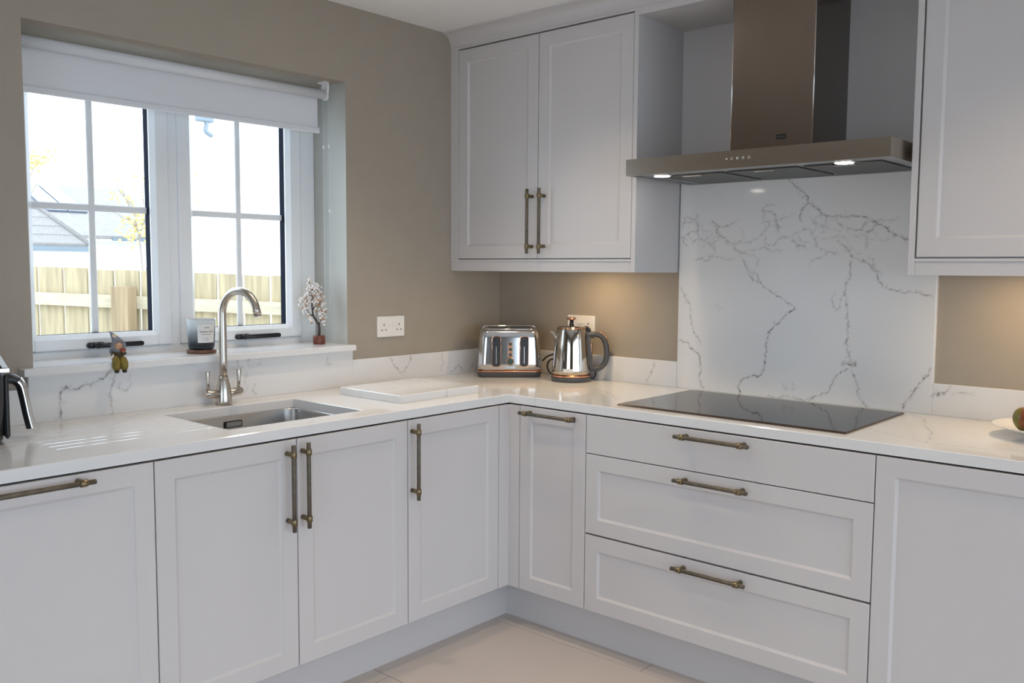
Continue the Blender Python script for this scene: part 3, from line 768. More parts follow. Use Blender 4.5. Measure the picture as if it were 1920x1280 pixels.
slab('slab', us, vs, lambda u, v: True, (0, 0, ZT), (1, 0, 0), (0, 1, 0), (0, 0, 1), ZT - ZB, VEIN_WORKTOP, wt, 4, flush=lambda u, v: v > -WF - .001, back=[(-HF, -2.64, 0, -WF)])
# upstands and splashbacks
UZ = 1.0065
def vslab_back(name, x0, x1, z0, z1, step, lab, cat, seed):
    us = axis(x0, x1, step, (x0 + .002, x1 - .002)); vs = axis(z0, z1, step, (z0 + .002, z1 - .002))
    o = slab(name, us, vs, lambda u, v: True, (0, -.020, 0), (1, 0, 0), (0, 0, 1), (0, -1, 0), .0195, VEIN_WINDOW, None, seed, cham=.0012)
    return tag(o, lab, cat)
vslab_back('upstand', -2.68, -2.1365, ZT, UZ, .012, 'low white quartz upstand behind the air fryer', 'upstand', 5)
vslab_back('splashback', -2.1360, -.9020, ZT, 1.0468, .0032, 'white veined quartz splashback between sink and window sill', 'splashback', 6)
vslab_back('upstand', -.9015, -.0205, ZT, UZ, .0040, 'low white veined quartz upstand below the wall socket', 'upstand', 7)
def vslab_hob(name, u0, u1, z0, z1, step, veins, lab, cat, seed):
    us = axis(u0, u1, step, (u0 + .002, u1 - .002)); vs = axis(z0, z1, step, (z0 + .002, z1 - .002))
    o = slab(name, us, vs, lambda u, v: True, (-.020, 0, 0), (0, 1, 0), (0, 0, 1), (-1, 0, 0), .0195, veins, None, seed, cham=.0012)
    return tag(o, lab, cat)
vslab_hob('upstand', -.9955, -.0005, ZT, UZ, .006, VEIN_HOBUP, 'low white quartz upstand behind the toaster and kettle', 'upstand', 8)
# a net of fine broken veins in the upper left of the tall slab
_r = random.Random(21); FINE = []
for k in range(34):
    y, z, a = -_r.uniform(1.01, 1.80), _r.uniform(1.42, 1.58), _r.uniform(0, 6.28); P_ = [(y, z)]
    for q in range(_r.randint(3, 6)):
        a += _r.uniform(-1.0, 1.0); y += .022 * math.cos(a); z += .016 * math.sin(a); P_.append((y, z))
    FINE.append((_r.uniform(.2, .42), P_))
vslab_hob('splashback', -1.9785, -.9960, ZT, 1.7225, .0030, VEIN_SPLASH + VEIN_HOBUP + FINE, 'tall white quartz splashback with grey veins behind hob', 'splashback', 9)
vslab_hob('upstand', -2.64, -1.9790, ZT, UZ, .006, VEIN_HOBUP, 'low white veined quartz upstand behind the fruit plate', 'upstand', 10)
# sill
us = axis(-2.1545, -.9045, .01, (-2.1125, -.9138, -2.1520, -.9070)); vs = axis(-.045, RD + .001, .01, (0, -.0428))
o = slab('window_sill', us, vs, lambda u, v: v < 0 or (-2.1125 < u < -.9138), (0, 0, 1.0695), (1, 0, 0), (0, 1, 0), (0, 0, 1), .0222, [(.35, [(-1.30, -.02), (-1.26, .06), (-1.28, .12)]), (.35, [(-1.86, -.04), (-1.83, .02)])], None, 11, cham=.002, back=[(-2.1545, -.045, -.9045, 0)])
tag(o, 'white quartz window sill projecting over the sink splashback', 'window sill')
# ================================================================== SINK, TAP, HOB, HOOD
def loops_mesh(mb, loops, cap0=False, cap1=False, smooth=True):
    R = [[mb.pt(p) for p in L] for L in loops]
    old = mb.smooth; mb.smooth = smooth
    for a, b in zip(R, R[1:]): mb.bridge(a, b)
    mb.smooth = old
    if cap0: mb.face(R[0][::-1])
    if cap1: mb.face(R[-1])
scx, scy, sw, sh = (SX0 + SX1) / 2, (SY0 + SY1) / 2, SX1 - SX0 - .006, SY1 - SY0 - .006
sink = thing('sink', 'undermounted brushed steel sink bowl below the kitchen tap', 'sink', (scx, scy, .70))
mb = MB()
L = []
for (ins, z, r) in ((-.012, .8675, .05), (0, .8675, .045), (.001, .864, .045), (.004, .73, .045), (.010, .712, .045), (.024, .703, .04), (.05, .700, .03)):
    L.append([(x, y, z) for x, y in rrect(sw - 2 * ins, sh - 2 * ins, r, 6, scx, scy)])
loops_mesh(mb, L, cap1=True); obj('bowl', mb, 'steel_sink', sink)
mb = MB(); mb.lathe([(.045, .7005), (.043, .7025), (.032, .7015), (.030, .7008)], (scx + .02, scy, 0), 24); obj('drain', mb, 'chrome', sink)
mb = MB(); mb.mi = 0
mb.prism(rrect(.066, .024, .004, 4, -1.523, .838), (0, SY1 - .0095, 0), (1, 0, 0), (0, 0, 1), (0, -1, 0), .0015)
mb.mi = 1; mb.prism(rrect(.058, .0165, .002, 4, -1.523, .838), (0, SY1 - .010, 0), (1, 0, 0), (0, 0, 1), (0, -1, 0), .0030)
obj('overflow', mb, ['badge_black', 'edge_steel'], sink)

# tap: tapered body, tall hooped spout, two side levers
TX_, TY_ = -1.520, -.082
tap = thing('tap', 'brushed nickel twin lever kitchen tap with tall curved spout', 'tap', (TX_, TY_, ZT))
mb = MB(); mb.lathe([(.0275, 0), (.0285, .001), (.0285, .010), (.0270, .030), (.0235, .060), (.0185, .082), (.0155, .098)], (TX_, TY_, ZT + .0005), 32); obj('body', mb, 'nickel', tap)
sd = Vector((.26, -.97, 0)).normalized()        # spout direction
R_ = .078; zc = 1.219
pts = [(TX_, TY_, z) for z in (.985, 1.05, 1.12, 1.18, zc)]
for k in range(1, 17):
    a = math.radians(168) * k / 16
    pts.append(tuple(Vector((TX_, TY_, zc)) + sd * (R_ * (1 - math.cos(a))) + Vector((0, 0, R_ * math.sin(a)))))
e = Vector(pts[-1]); d = (e - Vector(pts[-2])).normalized(); pts += [tuple(e + d * .022)]
mb = MB(); mb.tube(pts, .0135, 18); mb.tube([pts[-1], tuple(Vector(pts[-1]) + d * .004)], .0115, 18); obj('spout', mb, 'nickel', tap)
for sgn, zt_ in ((-1, 1.021), (1, 1.021)):
    mb = MB(); A = Vector((TX_, TY_, .936))
    mb.tube([A, A + Vector((sgn * .035, 0, .003)), A + Vector((sgn * .062, 0, .006)), A + Vector((sgn * .071, 0, .0065))], [.013, .0140, .0145, .0110], 18)
    arm = obj('valve_arm', mb, 'nickel', tap)
    B = A + Vector((sgn * .059, 0, .012))
    mb = MB(); mb.tube([B, B + Vector((sgn * .001, 0, .030)), B + Vector((sgn * .0015, 0, .068)), B + Vector((sgn * .0015, 0, .073))], [.0050, .0058, .0085, .0078], 14); obj('lever', mb, 'nickel', arm)

# induction hob
hob = thing('induction_hob', 'black glass induction hob let into the white worktop', 'hob', (-.322, -1.500, ZT))
mb = MB(); mb.mi = 0
hx0, hx1, hy0, hy1 = -.578, -.0700, -1.907, -1.0925
top = ZT + .0060
a = [mb.pt(p) for p in ((hx0, hy0, ZT + .0004), (hx1, hy0, ZT + .0004), (hx1, hy1, ZT + .0004), (hx0, hy1, ZT + .0004))]
b = [mb.pt(p) for p in ((hx0, hy0, ZT + .0030), (hx1, hy0, ZT + .0030), (hx1, hy1, ZT + .0030), (hx0, hy1, ZT + .0030))]
c = [mb.pt(p) for p in ((hx0 + .006, hy0 + .003, top), (hx1 - .003, hy0 + .003, top), (hx1 - .003, hy1 - .003, top), (hx0 + .006, hy1 - .003, top))]
mb.mi = 1; mb.face(a[::-1]); mb.bridge(a, b); mb.bridge(b, c); mb.mi = 0; mb.face(c)
obj('glass_top', mb, ['hob_glass', 'hob_edge_reflection'], hob)

# cooker hood
HX, HY0, HY1, HZ0, HZ1 = -.470, -1.966, -1.039, 1.7130, 1.7710
hood = thing('cooker_hood', 'brushed steel chimney cooker hood with two lit lamps above hob', 'cooker hood', (-.24, -1.5025, HZ0))
mb = MB()
HB = -.0215
# canopy shell: fascia, sides, top, rim and recessed underside
o_ = [(HX, HY0), (HB, HY0), (HB, HY1), (HX, HY1)]
f_ = [(HX + .012, HY0 + .012), (HB - .012, HY0 + .012), (HB - .012, HY1 - .012), (HX + .012, HY1 - .012)]
zb = [mb.pt((x, y, HZ0)) for x, y in o_]; zt = [mb.pt((x, y, HZ1)) for x, y in o_]
zi = [mb.pt((x, y, HZ0)) for x, y in f_]; zr = [mb.pt((x, y, HZ0 + .006)) for x, y in f_]
mb.bridge(zb, zt); mb.face(zt); mb.mi = 1; mb.bridge(zi, zb); mb.bridge(zr, zi); mb.face(zr[::-1])
obj('canopy', mb, ['hood_steel', 'hood_under'], hood)
cy0, cy1, cx = -1.654, -1.360, -.300
mb = MB(); mb.mi = 0
mb.quadpts((cx, cy1, HZ1), (cx, cy0, HZ1), (cx, cy0, 2.3160), (cx, cy1, 2.3160)); mb.mi = 1
mb.quadpts((cx, cy0, HZ1), (-.0130, cy0, HZ1), (-.0130, cy0, 2.3160), (cx, cy0, 2.3160)); mb.quadpts((-.0130, cy1, HZ1), (cx, cy1, HZ1), (cx, cy1, 2.3160), (-.0130, cy1, 2.3160))
mb.quadpts((-.013, cy0, HZ1), (-.013, cy1, HZ1), (-.013, cy1, 2.316), (-.013, cy0, 2.316)); mb.quadpts((cx, cy0, 2.316), (-.013, cy0, 2.316), (-.013, cy1, 2.316), (cx, cy1, 2.316))
chim = obj('chimney', mb, ['chimney_steel', 'chimney_side_steel'], hood)
for y in (cy0, cy1):
    mb = MB(); mb.cyl((cx + .0008, y, HZ1), (cx + .0008, y, 2.3158), .0022, 8); obj('edge_trim', mb, 'edge_steel', chim)
mb = MB(); mb.mi = 0; mb.box((cx - .0012, -1.5635, 1.8185), (cx + .001, -1.5285, 1.8345)); mb.mi = 1; mb.box((cx - .0016, -1.5615, 1.8245), (cx, -1.5305, 1.8285))
obj('badge', mb, ['badge_black', 'filter_mesh'], chim)
# touch buttons on the fascia, small printed squares
for k, y in enumerate((-1.4365, -1.4565, -1.4765, -1.4970, -1.5180)):
    mb = MB(); zc_ = 1.7445; r = .0038; t = .0011
    if k == 0:
        mb.prism([(-.004, 0), (.004, -.003), (.004, .003)], (HX, y, zc_), (0, -1, 0), (0, 0, 1), (-1, 0, 0), .0006)
    else:
        for (a0, a1, b0, b1) in ((-r, r, r - t, r), (-r, r, -r, -r + t), (-r, -r + t, -r, r), (r - t, r, -r, r)):
            mb.box((HX - .0006, y + a0, zc_ + b0), (HX + .0004, y + a1, zc_ + b1))
    if k == 2: mb.box((HX - .0006, y - .001, zc_ - r), (HX, y + .001, zc_ + r))
    if k == 3: mb.box((HX - .0006, y - r, zc_ - .0005), (HX, y + r, zc_ + .0006))
    obj('button', mb, 'icon_white', hood)
# three grease filters with latches and two lamps
fz = HZ0 + .0055
ys = [HY1 - .055, HY1 - .055 - .272, HY1 - .055 - .545, HY0 + .055]
for k in range(3):
    ya, yb = ys[k] - .010, ys[k + 1] + .010
    mb = MB(); mb.box((HX + .120, yb, fz - .004), (HB - .025, ya, fz), .001); fl = obj('grease_filter', mb, 'filter_mesh', hood)
    ym = (ya + yb) / 2
    mb = MB(); mb.box((HX + .128, ym - .035, fz - .0065), (HX + .150, ym + .035, fz - .0038), .001); obj('latch', mb, 'edge_steel', fl)
for y in (HY1 - .105, HY0 + .165):
    mb = MB(); mb.lathe([(.036, 0), (.036, -.004), (.029, -.006)], (HX + .075, y, fz), 24); lf = obj('lamp_rim', mb, 'chrome', hood)
    mb = MB(); mb.lathe([(.028, -.0062), (.028, -.0074)], (HX + .075, y, fz), 24); obj('lamp', mb, 'lamp_glow', lf)

# ================================================================== BLIND
bl = thing('roller_blind', 'white roller blind partly drawn down over the window', 'blind', (-1.53, .07, 2.05))
by = .068; bz = 2.0605
mb = MB(); mb.tube([(-2.104, by, bz), (-.966, by, bz)], .0180, 24); obj('roller_tube', mb, 'blind_fabric', bl)
mb = MB(); mb.box((-2.100, by + .0166, 1.928), (-.986, by + .0176, bz)); obj('fabric', mb, 'blind_fabric', bl)
mb = MB(); P_ = [(by + dy_, z_) for dy_, z_ in ((.0110, 1.911), (.0230, 1.911), (.0245, 1.915), (.0245, 1.928), (.0215, 1.933), (.0125, 1.933), (.0095, 1.928), (.0095, 1.915))]
mb.prism(P_, (-2.101, 0, 0), (0, 1, 0), (0, 0, 1), (1, 0, 0), 2.101 - .982); obj('bottom_bar', mb, 'blind_fabric', bl)
for xs, xe in ((-.966, -.957), (-2.111, -2.104)):
    mb = MB(); mb.prism([(-.016, -.012), (-.010, -.020), (.008, -.020), (.017, -.010), (.017, .040), (-.022, .050), (-.022, .036)], (xs, by, bz), (0, 1, 0), (0, 0, 1), (1, 0, 0), xe - xs)
    mb.box((xs - .016 if xs > -1.5 else xs, by - .022, 2.1035), (xe, by + .020, 2.1108), .001)
    obj('bracket', mb, 'white_plastic', bl)
mb = MB(); mb.smooth = True
cx_ = -.951
path = []
za, zb_, ya, yb = 2.055, 1.215, by - .010, by + .026
n = 150
for k in range(n): path.append((cx_, ya, za - (za - zb_) * k / n))
for k in range(6): a = PI * k / 6; path.append((cx_, (ya + yb) / 2 - (yb - ya) / 2 * math.cos(a), zb_ - (yb - ya) / 2 * math.sin(a)))
for k in range(n): path.append((cx_, yb, zb_ + (za - zb_) * k / n))
for p in path: mb.ico(p, .0021)
mb.smooth = False
mb.tube(path, .0007, 5)
ch = obj('bead_chain', mb, 'chain_steel', bl)
for (y, z) in ((ya, 1.86), (ya, 1.605), (yb, 1.86)):
    mb = MB(); mb.lathe([(.0030, -.006), (.0042, -.003), (.0042, .003), (.0030, .006)], (cx_, y, z), 10); obj('chain_connector', mb, 'white_plastic', ch)

# ================================================================== SOCKETS
def socket(loc, U, N, label):
    U = Vector(U); N = Vector(N); Z = Vector((0, 0, 1)); o = Vector(loc)
    t = thing('wall_socket', label, 'socket', loc)
    mb = MB()
    A = [[o + U * u + Z * v + N * w for u, v in rrect(.148 - 2 * i, .0865 - 2 * i, .004, 3)] for i, w in ((0, .0008), (0, .0075), (.003, .0098))]
    loops_mesh(mb, A, cap0=True, cap1=True, smooth=False); obj('plate', mb, 'white_plastic', t)
    for s in (-1, 1):
        mb = MB(); c = o + U * (.0085 * s) + Z * .017 + N * .0099
        q = [c - U * .0058 - Z * .010, c + U * .0058 - Z * .010, c + U * .0058 + Z * .010, c - U * .0058 + Z * .010]
        q2 = [q[0] + N * .0045, q[1] + N * .0045, q[2] + N * .0012, q[3] + N * .0012]
        ia = [mb.pt(p) for p in q]; ib = [mb.pt(p) for p in q2]; mb.bridge(ia, ib); mb.face(ib); obj('switch', mb, 'white_plastic', t)
        b = o + U * (.0415 * s) + N * .0090
        mb = MB()
        for (du, dv, w, h) in ((0, .008, .0042, .009), (-.0105, -.014, .0068, .0042), (.0105, -.014, .0068, .0042)):
            p = [b + U * (du + a * w / 2) + Z * (dv + c_ * h / 2) + N * .0012 for a, c_ in ((-1, -1), (1, -1), (1, 1), (-1, 1))]
            mb.face([mb.pt(x) for x in p])
        obj('pin_holes', mb, 'badge_black', t)
socket((-.6875, 0, 1.1325), (1, 0, 0), (0, -1, 0), 'white double wall socket between the window and the toaster')
socket((0, -.4955, 1.1310), (0, -1, 0), (-1, 0, 0), 'white double wall socket half hidden behind the kettle')

# ================================================================== TOASTER (built locally: front = -y)
tn = Vector((-.716, -.698, 0))
ta = math.atan2(tn.y, tn.x) + PI / 2
TD = .185
fc = Vector((-.2490, -.2905, 0))
tc_ = fc - tn * (TD / 2)
to = thing('toaster', 'polished steel four slice toaster with copper trim and two black levers', 'toaster', (tc_.x, tc_.y, ZT + .0005), ta)
def tl(name, mb, m, par=to): return obj(name, mb, m, par, local=True)
W_ = .288
mb = MB(); loops_mesh(mb, [[(x, y, z) for x, y in rrect(W_ - i, TD - i, .03, 5)] for i, z in ((.016, 0), (.010, .003), (.004, .020), (.004, .024))], True, True); tl('base', mb, 'grey_plastic')
mb = MB(); loops_mesh(mb, [[(x, y, z) for x, y in rrect(W_ - i, TD - i, .03, 5)] for i, z in ((.002, .0242), (0, .0255), (.002, .0290))], True, True); tl('trim_band', mb, 'copper')
mb = MB()
rows = [(.004, .0292), (.008, .06), (.014, .12), (.021, .172), (.027, .196), (.035, .205), (.050, .209)]
loops_mesh(mb, [[(x, y, z) for x, y in rrect(W_ - i, TD - i * .8, .034, 6)] for i, z in rows], True, True)
body = tl('body', mb, 'toaster_steel')
def yf(z):      # front face y at height z
    for (i0, z0_), (i1, z1_) in zip(rows, rows[1:]):
        if z0_ <= z <= z1_: return -(TD - (i0 + (i1 - i0) * (z - z0_) / (z1_ - z0_)) * .8) / 2
    return -TD / 2
# raised slot deck with four slots and a warming-rail
mb = MB(); loops_mesh(mb, [[(x, y, z) for x, y in rrect(.226 - i, .128 - i, .02, 5)] for i, z in ((0, .208), (.002, .214), (.008, .2155))], True, True)
deck = tl('slot_deck', mb, 'chrome')
for sx in (-1, 1):
    for sy in (-1, 1):
        mb = MB(); mb.prism(rrect(.088, .026, .006, 4, sx * .052, sy * .030), (0, 0, .2150), (1, 0, 0), (0, 1, 0), (0, 0, 1), .0012); obj('slot', mb, 'dark_plastic', deck, local=True)
mb = MB(); mb.tube([(-.118, 0, .207), (-.116, 0, .218), (-.108, 0, .2225), (-.08, 0, .2230), (.08, 0, .2230), (.108, 0, .2225), (.116, 0, .218), (.118, 0, .207)], .0032, 10); obj('top_rail', mb, 'chrome', deck, local=True)
tilt = math.atan2(.014 * .8 / 2, .13)
def on_front(poly, z_ref, d0, d1, mb):
    """extrude a front-view polygon (x,z) from depth d0 to d1 in front of the sloping face"""
    a = [mb.pt((x, yf(z) - d0, z)) for x, z in poly]; b = [mb.pt((x, yf(z) - d1, z)) for x, z in poly]
    n = len(poly)
    for k in range(n): mb.face([a[k], a[(k + 1) % n], b[(k + 1) % n], b[k]])
    mb.face(b)
for sx in (-1, 1):
    x = sx * .0615 + .0015
    mb = MB(); on_front(rrect(.0405, .137, .013, 5, x, .115), 0, -.001, .0030, mb); fr_ = tl('lever_surround', mb, 'copper')
    mb = MB(); on_front(rrect(.0350, .131, .011, 5, x, .115), 0, .0, .0042, mb); obj('lever_track', mb, 'dark_plastic', fr_, local=True)
    mb = MB(); on_front(rrect(.0028, .075, .0013, 3, x, .100), 0, .003, .0048, mb); obj('slit', mb, 'edge_steel', fr_, local=True)
    mb = MB(); on_front(rrect(.0330, .022, .007, 5, x, .150), 0, .004, .0190, mb); on_front(rrect(.0240, .040, .007, 5, x, .160), 0, .004, .010, mb); obj('lever', mb, 'dark_plastic', fr_, local=True)
mb = MB(); on_front(rrect(.0190, .068, .006, 4, .0015, .122), 0, -.001, .0020, mb); strip = tl('button_strip', mb, 'copper')
for z in (.147, .124, .101):
    mb = MB(); y = yf(z); mb.tube([(.0015, y, z), (.0015, y - .0065, z), (.0015, y - .0078, z)], [.0078, .0078, .006], 16); obj('button', mb, 'chrome', strip, local=True)
z = .0715; y = yf(z)
mb = MB(); mb.tube([(.0015, y + .001, z), (.0015, y - .010, z), (.0015, y - .012, z)], [.0175, .0175, .0165], 28); dial = tl('browning_dial', mb, 'copper')
mb = MB(); mb.tube([(.0015, y - .011, z), (.0015, y - .0135, z)], [.0145, .0138], 28); obj('dial_face', mb, 'dial_green', dial, local=True)
mb = MB(); on_front(rrect(.046, .011, .002, 3, .0015, .0455), 0, -.0005, .0016, mb); tl('name_plate', mb, 'edge_steel')

# ================================================================== KETTLE (local: handle along +x, spout along -x)
kc = Vector((-.1395, -.5460, ZT + .0005))
ket = thing('kettle', 'polished steel jug kettle with copper trim and curved grey handle', 'kettle', tuple(kc), math.atan2(-.751, .660))
def kl(name, mb, m, par=ket): return obj(name, mb, m, par, local=True)
mb = MB(); mb.lathe([(.082, 0), (.0855, .003), (.0855, .018), (.0840, .0205)], n=40); kl('power_base', mb, 'grey_plastic')
mb = MB(); mb.lathe([(.0835, .0207), (.0852, .0218), (.0852, .0262), (.0838, .0275)], n=40); kl('trim_ring', mb, 'copper')
mb = MB(); mb.lathe([(.0828, .0277), (.0815, .05), (.0765, .11), (.0705, .17), (.0655, .212), (.0635, .2225), (.0612, .2265)], n=48); kb = kl('jug', mb, 'kettle_steel')
mb = MB(); mb.lathe([(.0608, .2262), (.0598, .2310), (.052, .2345), (.028, .2365), (.008, .2370)], n=40); lid = kl('lid', mb, 'kettle_steel')
mb = MB(); mb.lathe([(.0612, .2264), (.0622, .2275), (.0612, .2290)], n=40); obj('lid_ring', mb, 'copper', lid, local=True)
mb = MB(); mb.mi = 0; mb.lathe([(.0100, .2368), (.0082, .248), (.0088, .2600)], n=18); mb.mi = 1; mb.lathe([(.0088, .2602), (.0175, .2630), (.0195, .2675), (.0170, .2715), (.0080, .2730)], n=20); obj('knob', mb, ['dark_plastic', 'copper'], lid, local=True)
# pouring lip
mb = MB(); mb.smooth = True
lip = []
for k in range(9):
    t_ = k / 8
    x = -.0665 - .0335 * t_ ** 1.7 - .0; z_ = .150 + .066 * t_
    hw = .008 + .016 * math.sin(PI * min(1, .25 + t_ * .65)) * (1 - .25 * t_)
    lip.append((x, z_, hw))
rA = []
for (x, z_, hw) in lip: rA.append([mb.pt((x + (1 - math.cos(a)) * .020 + .000, hw * math.sin(a), z_ + (1 - math.cos(a)) * -.004)) for a in [(-90 + 15 * q) * PI / 180 for q in range(13)]])
for a, b in zip(rA, rA[1:]):
    for k in range(12): mb.face([a[k], a[k + 1], b[k + 1], b[k]])
# inner skin so that the lip has thickness
rB = []
for (x, z_, hw) in lip: rB.append([mb.pt((x + .0022 + (1 - math.cos(a)) * .020, (hw - .0015) * math.sin(a), z_ + (1 - math.cos(a)) * -.004)) for a in [(-90 + 15 * q) * PI / 180 for q in range(13)]])
for a, b in zip(rB, rB[1:]):
    for k in range(12): mb.face([a[k], b[k], b[k + 1], a[k + 1]])
for k in range(12): mb.face([rA[-1][k], rA[-1][k + 1], rB[-1][k + 1], rB[-1][k]])
kl('spout', mb, 'kettle_steel')
# handle: D-shaped loop with a flattened section plus a back spine on the jug
mb = MB()
hp = [(.062, .196), (.085, .2005), (.112, .199), (.134, .186), (.147, .160), (.152, .128), (.150, .096), (.140, .070), (.122, .056), (.102, .052), (.082, .054)]
fine = []
for i in range(len(hp) - 1):
    p0, p1, p2, p3 = hp[max(i - 1, 0)], hp[i], hp[i + 1], hp[min(i + 2, len(hp) - 1)]
    for q in range(4):
        t_ = q / 4
        fine.append(tuple(.5 * (2 * p1[d_] + (p2[d_] - p0[d_]) * t_ + (2 * p0[d_] - 5 * p1[d_] + 4 * p2[d_] - p3[d_]) * t_ ** 2 + (-p0[d_] + 3 * p1[d_] - 3 * p2[d_] + p3[d_]) * t_ ** 3) for d_ in (0, 1)))
fine.append(hp[-1])
rings = []
mb.smooth = True
for i, (x, z_) in enumerate(fine):
    a, b = fine[max(i - 1, 0)], fine[min(i + 1, len(fine) - 1)]
    d_ = Vector((b[0] - a[0], 0, b[1] - a[1])).normalized(); nrm = Vector((-d_.z, 0, d_.x))
    rings.append([mb.pt(Vector((x, 0, z_)) + nrm * (.0115 * math.cos(2 * PI * k / 14)) + Vector((0, .0145 * math.sin(2 * PI * k / 14), 0))) for k in range(14)])
for a, b in zip(rings, rings[1:]): mb.bridge(a, b)
mb.smooth = False; mb.face(rings[0][::-1]); mb.face(rings[-1])
hd = kl('handle', mb, 'grey_plastic')
mb = MB(); mb.prism([(.060, .215), (.072, .212), (.078, .19), (.086, .12), (.092, .05), (.080, .045), (.073, .12), (.064, .19)], (0, -.013, 0), (1, 0, 0), (0, 0, 1), (0, 1, 0), .026); obj('spine', mb, 'grey_plastic', hd, local=True)
mb = MB(); mb.box((.0800, -.006, .075), (.0905, .006, .165), .003); obj('water_gauge', mb, 'copper', hd, local=True)
mb = MB(); mb.tube([(.118, 0, .2075), (.132, 0, .2035), (.146, 0, .190), (.155, 0, .172)], .0038, 8); obj('copper_inlay', mb, 'copper', hd, local=True)
mb = MB(); mb.tube([(.050, 0, .226), (.064, 0, .228), (.074, 0, .219), (.078, 0, .204)], [.007, .009, .009, .008], 12); obj('lid_hinge', mb, 'dark_plastic', hd, local=True)
# name plate facing the room (front = -y locally)
mb = MB()
for k in range(6):
    a0, a1 = math.radians(-90 - 26 + 5 * k - 2), math.radians(-90 - 26 + 5 * k + 3.2)
    z0_, z1_ = .044, .058; r0 = .0833
    mb.quadpts((r0 * math.cos(a0), r0 * math.sin(a0), z0_), (r0 * math.cos(a1), r0 * math.sin(a1), z0_), ((r0 - .001) * math.cos(a1), (r0 - .001) * math.sin(a1), z1_), ((r0 - .001) * math.cos(a0), (r0 - .001) * math.sin(a0), z1_))
kl('name_plate', mb, 'label_white')
mb = MB(); mb.tube([(.080, .01, .010), (.098, .016, .008), (.106, .022, .018), (.108, .026, .040), (.102, .028, .055)], .0036, 8); kl('cable', mb, 'cable_black')
# toaster mains cable looping in front of the upstand
mb = MB()
cp = [(-.060, -.3198, .9636), (-.060, -.3476, .985), (-.060, -.3815, .997), (-.058, -.421, 1.0045), (-.050, -.455, 1.000)]
cp2 = [(-.056, -.4213, .983), (-.060, -.397, .9789), (-.060, -.3633, .9692), (-.060, -.3481, .9439), (-.060, -.3609, .9159), (-.062, -.392, .9046), (-.060, -.430, .9046)]
def smooth_path(P, n=5):
    out = []
    for i in range(len(P) - 1):
        p0, p1, p2, p3 = [Vector(P[k]) for k in (max(i - 1, 0), i, i + 1, min(i + 2, len(P) - 1))]
        for q in range(n):
            t_ = q / n; out.append(.5 * (2 * p1 + (p2 - p0) * t_ + (2 * p0 - 5 * p1 + 4 * p2 - p3) * t_ ** 2 + (-p0 + 3 * p1 - 3 * p2 + p3) * t_ ** 3))
    return out + [Vector(P[-1])]
mb.tube(smooth_path(cp + [(-.048, -.452, .988)] + cp2), .0036, 8)
tag(obj('mains_cable', mb, 'cable_black'), 'black mains cable looping between the toaster and the kettle', 'cable')

# ================================================================== CHOPPING BOARD
bx0, bx1, by0, by1 = -1.090, -.690, -.520, -.178
us = axis(bx0, bx1, .01, (bx0 + .0025, bx1 - .0025)); vs = axis(by0, by1, .01, (by0 + .0025, by1 - .0025))
o = slab('chopping_board', us, vs, lambda u, v: True, (0, 0, ZT + .0290), (1, 0, 0), (0, 1, 0), (0, 0, 1), .0285, [(.4, [(-1.09, -.30), (-.98, -.36), (-.9, -.44), (-.86, -.52)]), (.3, [(-.8, -.18), (-.76, -.3), (-.69, -.38)])], None, 12, back=[(bx0, by0, bx1, by1)])
tag(o, 'white quartz chopping board lying on the worktop right of sink', 'chopping board')

# ================================================================== WINDOW SILL ORNAMENTS
SZ = 1.0700
cc = (-1.514, .072)
co = thing('coaster', 'round dark wooden coaster under the candle jar on sill', 'coaster', (cc[0], cc[1], SZ))
mb = MB(); mb.lathe([(.0500, 0), (.0515, .002), (.0515, .0105), (.0500, .0125)], (cc[0], cc[1], SZ), 36); obj('disc', mb, 'wood_coaster', co)
ca = thing('candle', 'smoked glass candle jar with white printed label on sill', 'candle', (cc[0], cc[1], SZ + .0150))
mb = MB(); mb.lathe([(.040, 0), (.0445, .003), (.0458, .010), (.0500, .100), (.0510, .1075), (.0490, .1075), (.0476, .100), (.0438, .012), (.030, .010)], n=40); obj('jar', mb, 'jar_glass', ca, local=True)
mb = MB(); mb.lathe([(.0425, .0125), (.0448, .070), (.0440, .0712)], n=32); obj('wax', mb, 'wax', ca, local=True)
mb = MB(); mb.cyl((0, 0, .070), (0, 0, .080), .0012, 6); obj('wick', mb, 'badge_black', ca, local=True)
va = math.atan2(CAM_LOC.y - cc[1], CAM_LOC.x - cc[0]) + math.radians(23)
def wrap(mb, a0, a1, z0_, z1_, dr, n=8):
    rr = lambda z: .0458 + (z - .010) / .090 * .0042 + dr
    old = mb.smooth; mb.smooth = True
    ring0 = [mb.pt((rr(z0_) * math.cos(va + a0 + (a1 - a0) * k / n), rr(z0_) * math.sin(va + a0 + (a1 - a0) * k / n), z0_)) for k in range(n + 1)]
    ring1 = [mb.pt((rr(z1_) * math.cos(va + a0 + (a1 - a0) * k / n), rr(z1_) * math.sin(va + a0 + (a1 - a0) * k / n), z1_)) for k in range(n + 1)]
    for k in range(n): mb.face([ring0[k], ring0[k + 1], ring1[k + 1], ring1[k]])
    mb.smooth = old
mb = MB(); wrap(mb, -.66, .66, .0245, .0905, .0006); lb = obj('label', mb, 'label_white', ca, local=True)
mb = MB()
for (z, h, segs) in ((.0780, .0032, [(-.16, -.02), (.01, .17)]), (.0635, .0042, [(-.50, -.40), (-.37, -.28), (-.25, -.16), (-.13, -.05), (-.02, .06), (.15, .25), (.28, .36), (.39, .50)]), (.0540, .0018, [(-.36, -.05), (-.02, .38)]), (.0430, .0014, [(-.34, .34)]), (.0370, .0014, [(-.28, .28)]), (.0330, .0014, [(-.14, .2)])):
    for a0, a1 in segs: wrap(mb, a0, a1, z - h / 2, z + h / 2, .0010, 2)
obj('print', mb, 'print_grey', lb, local=True)

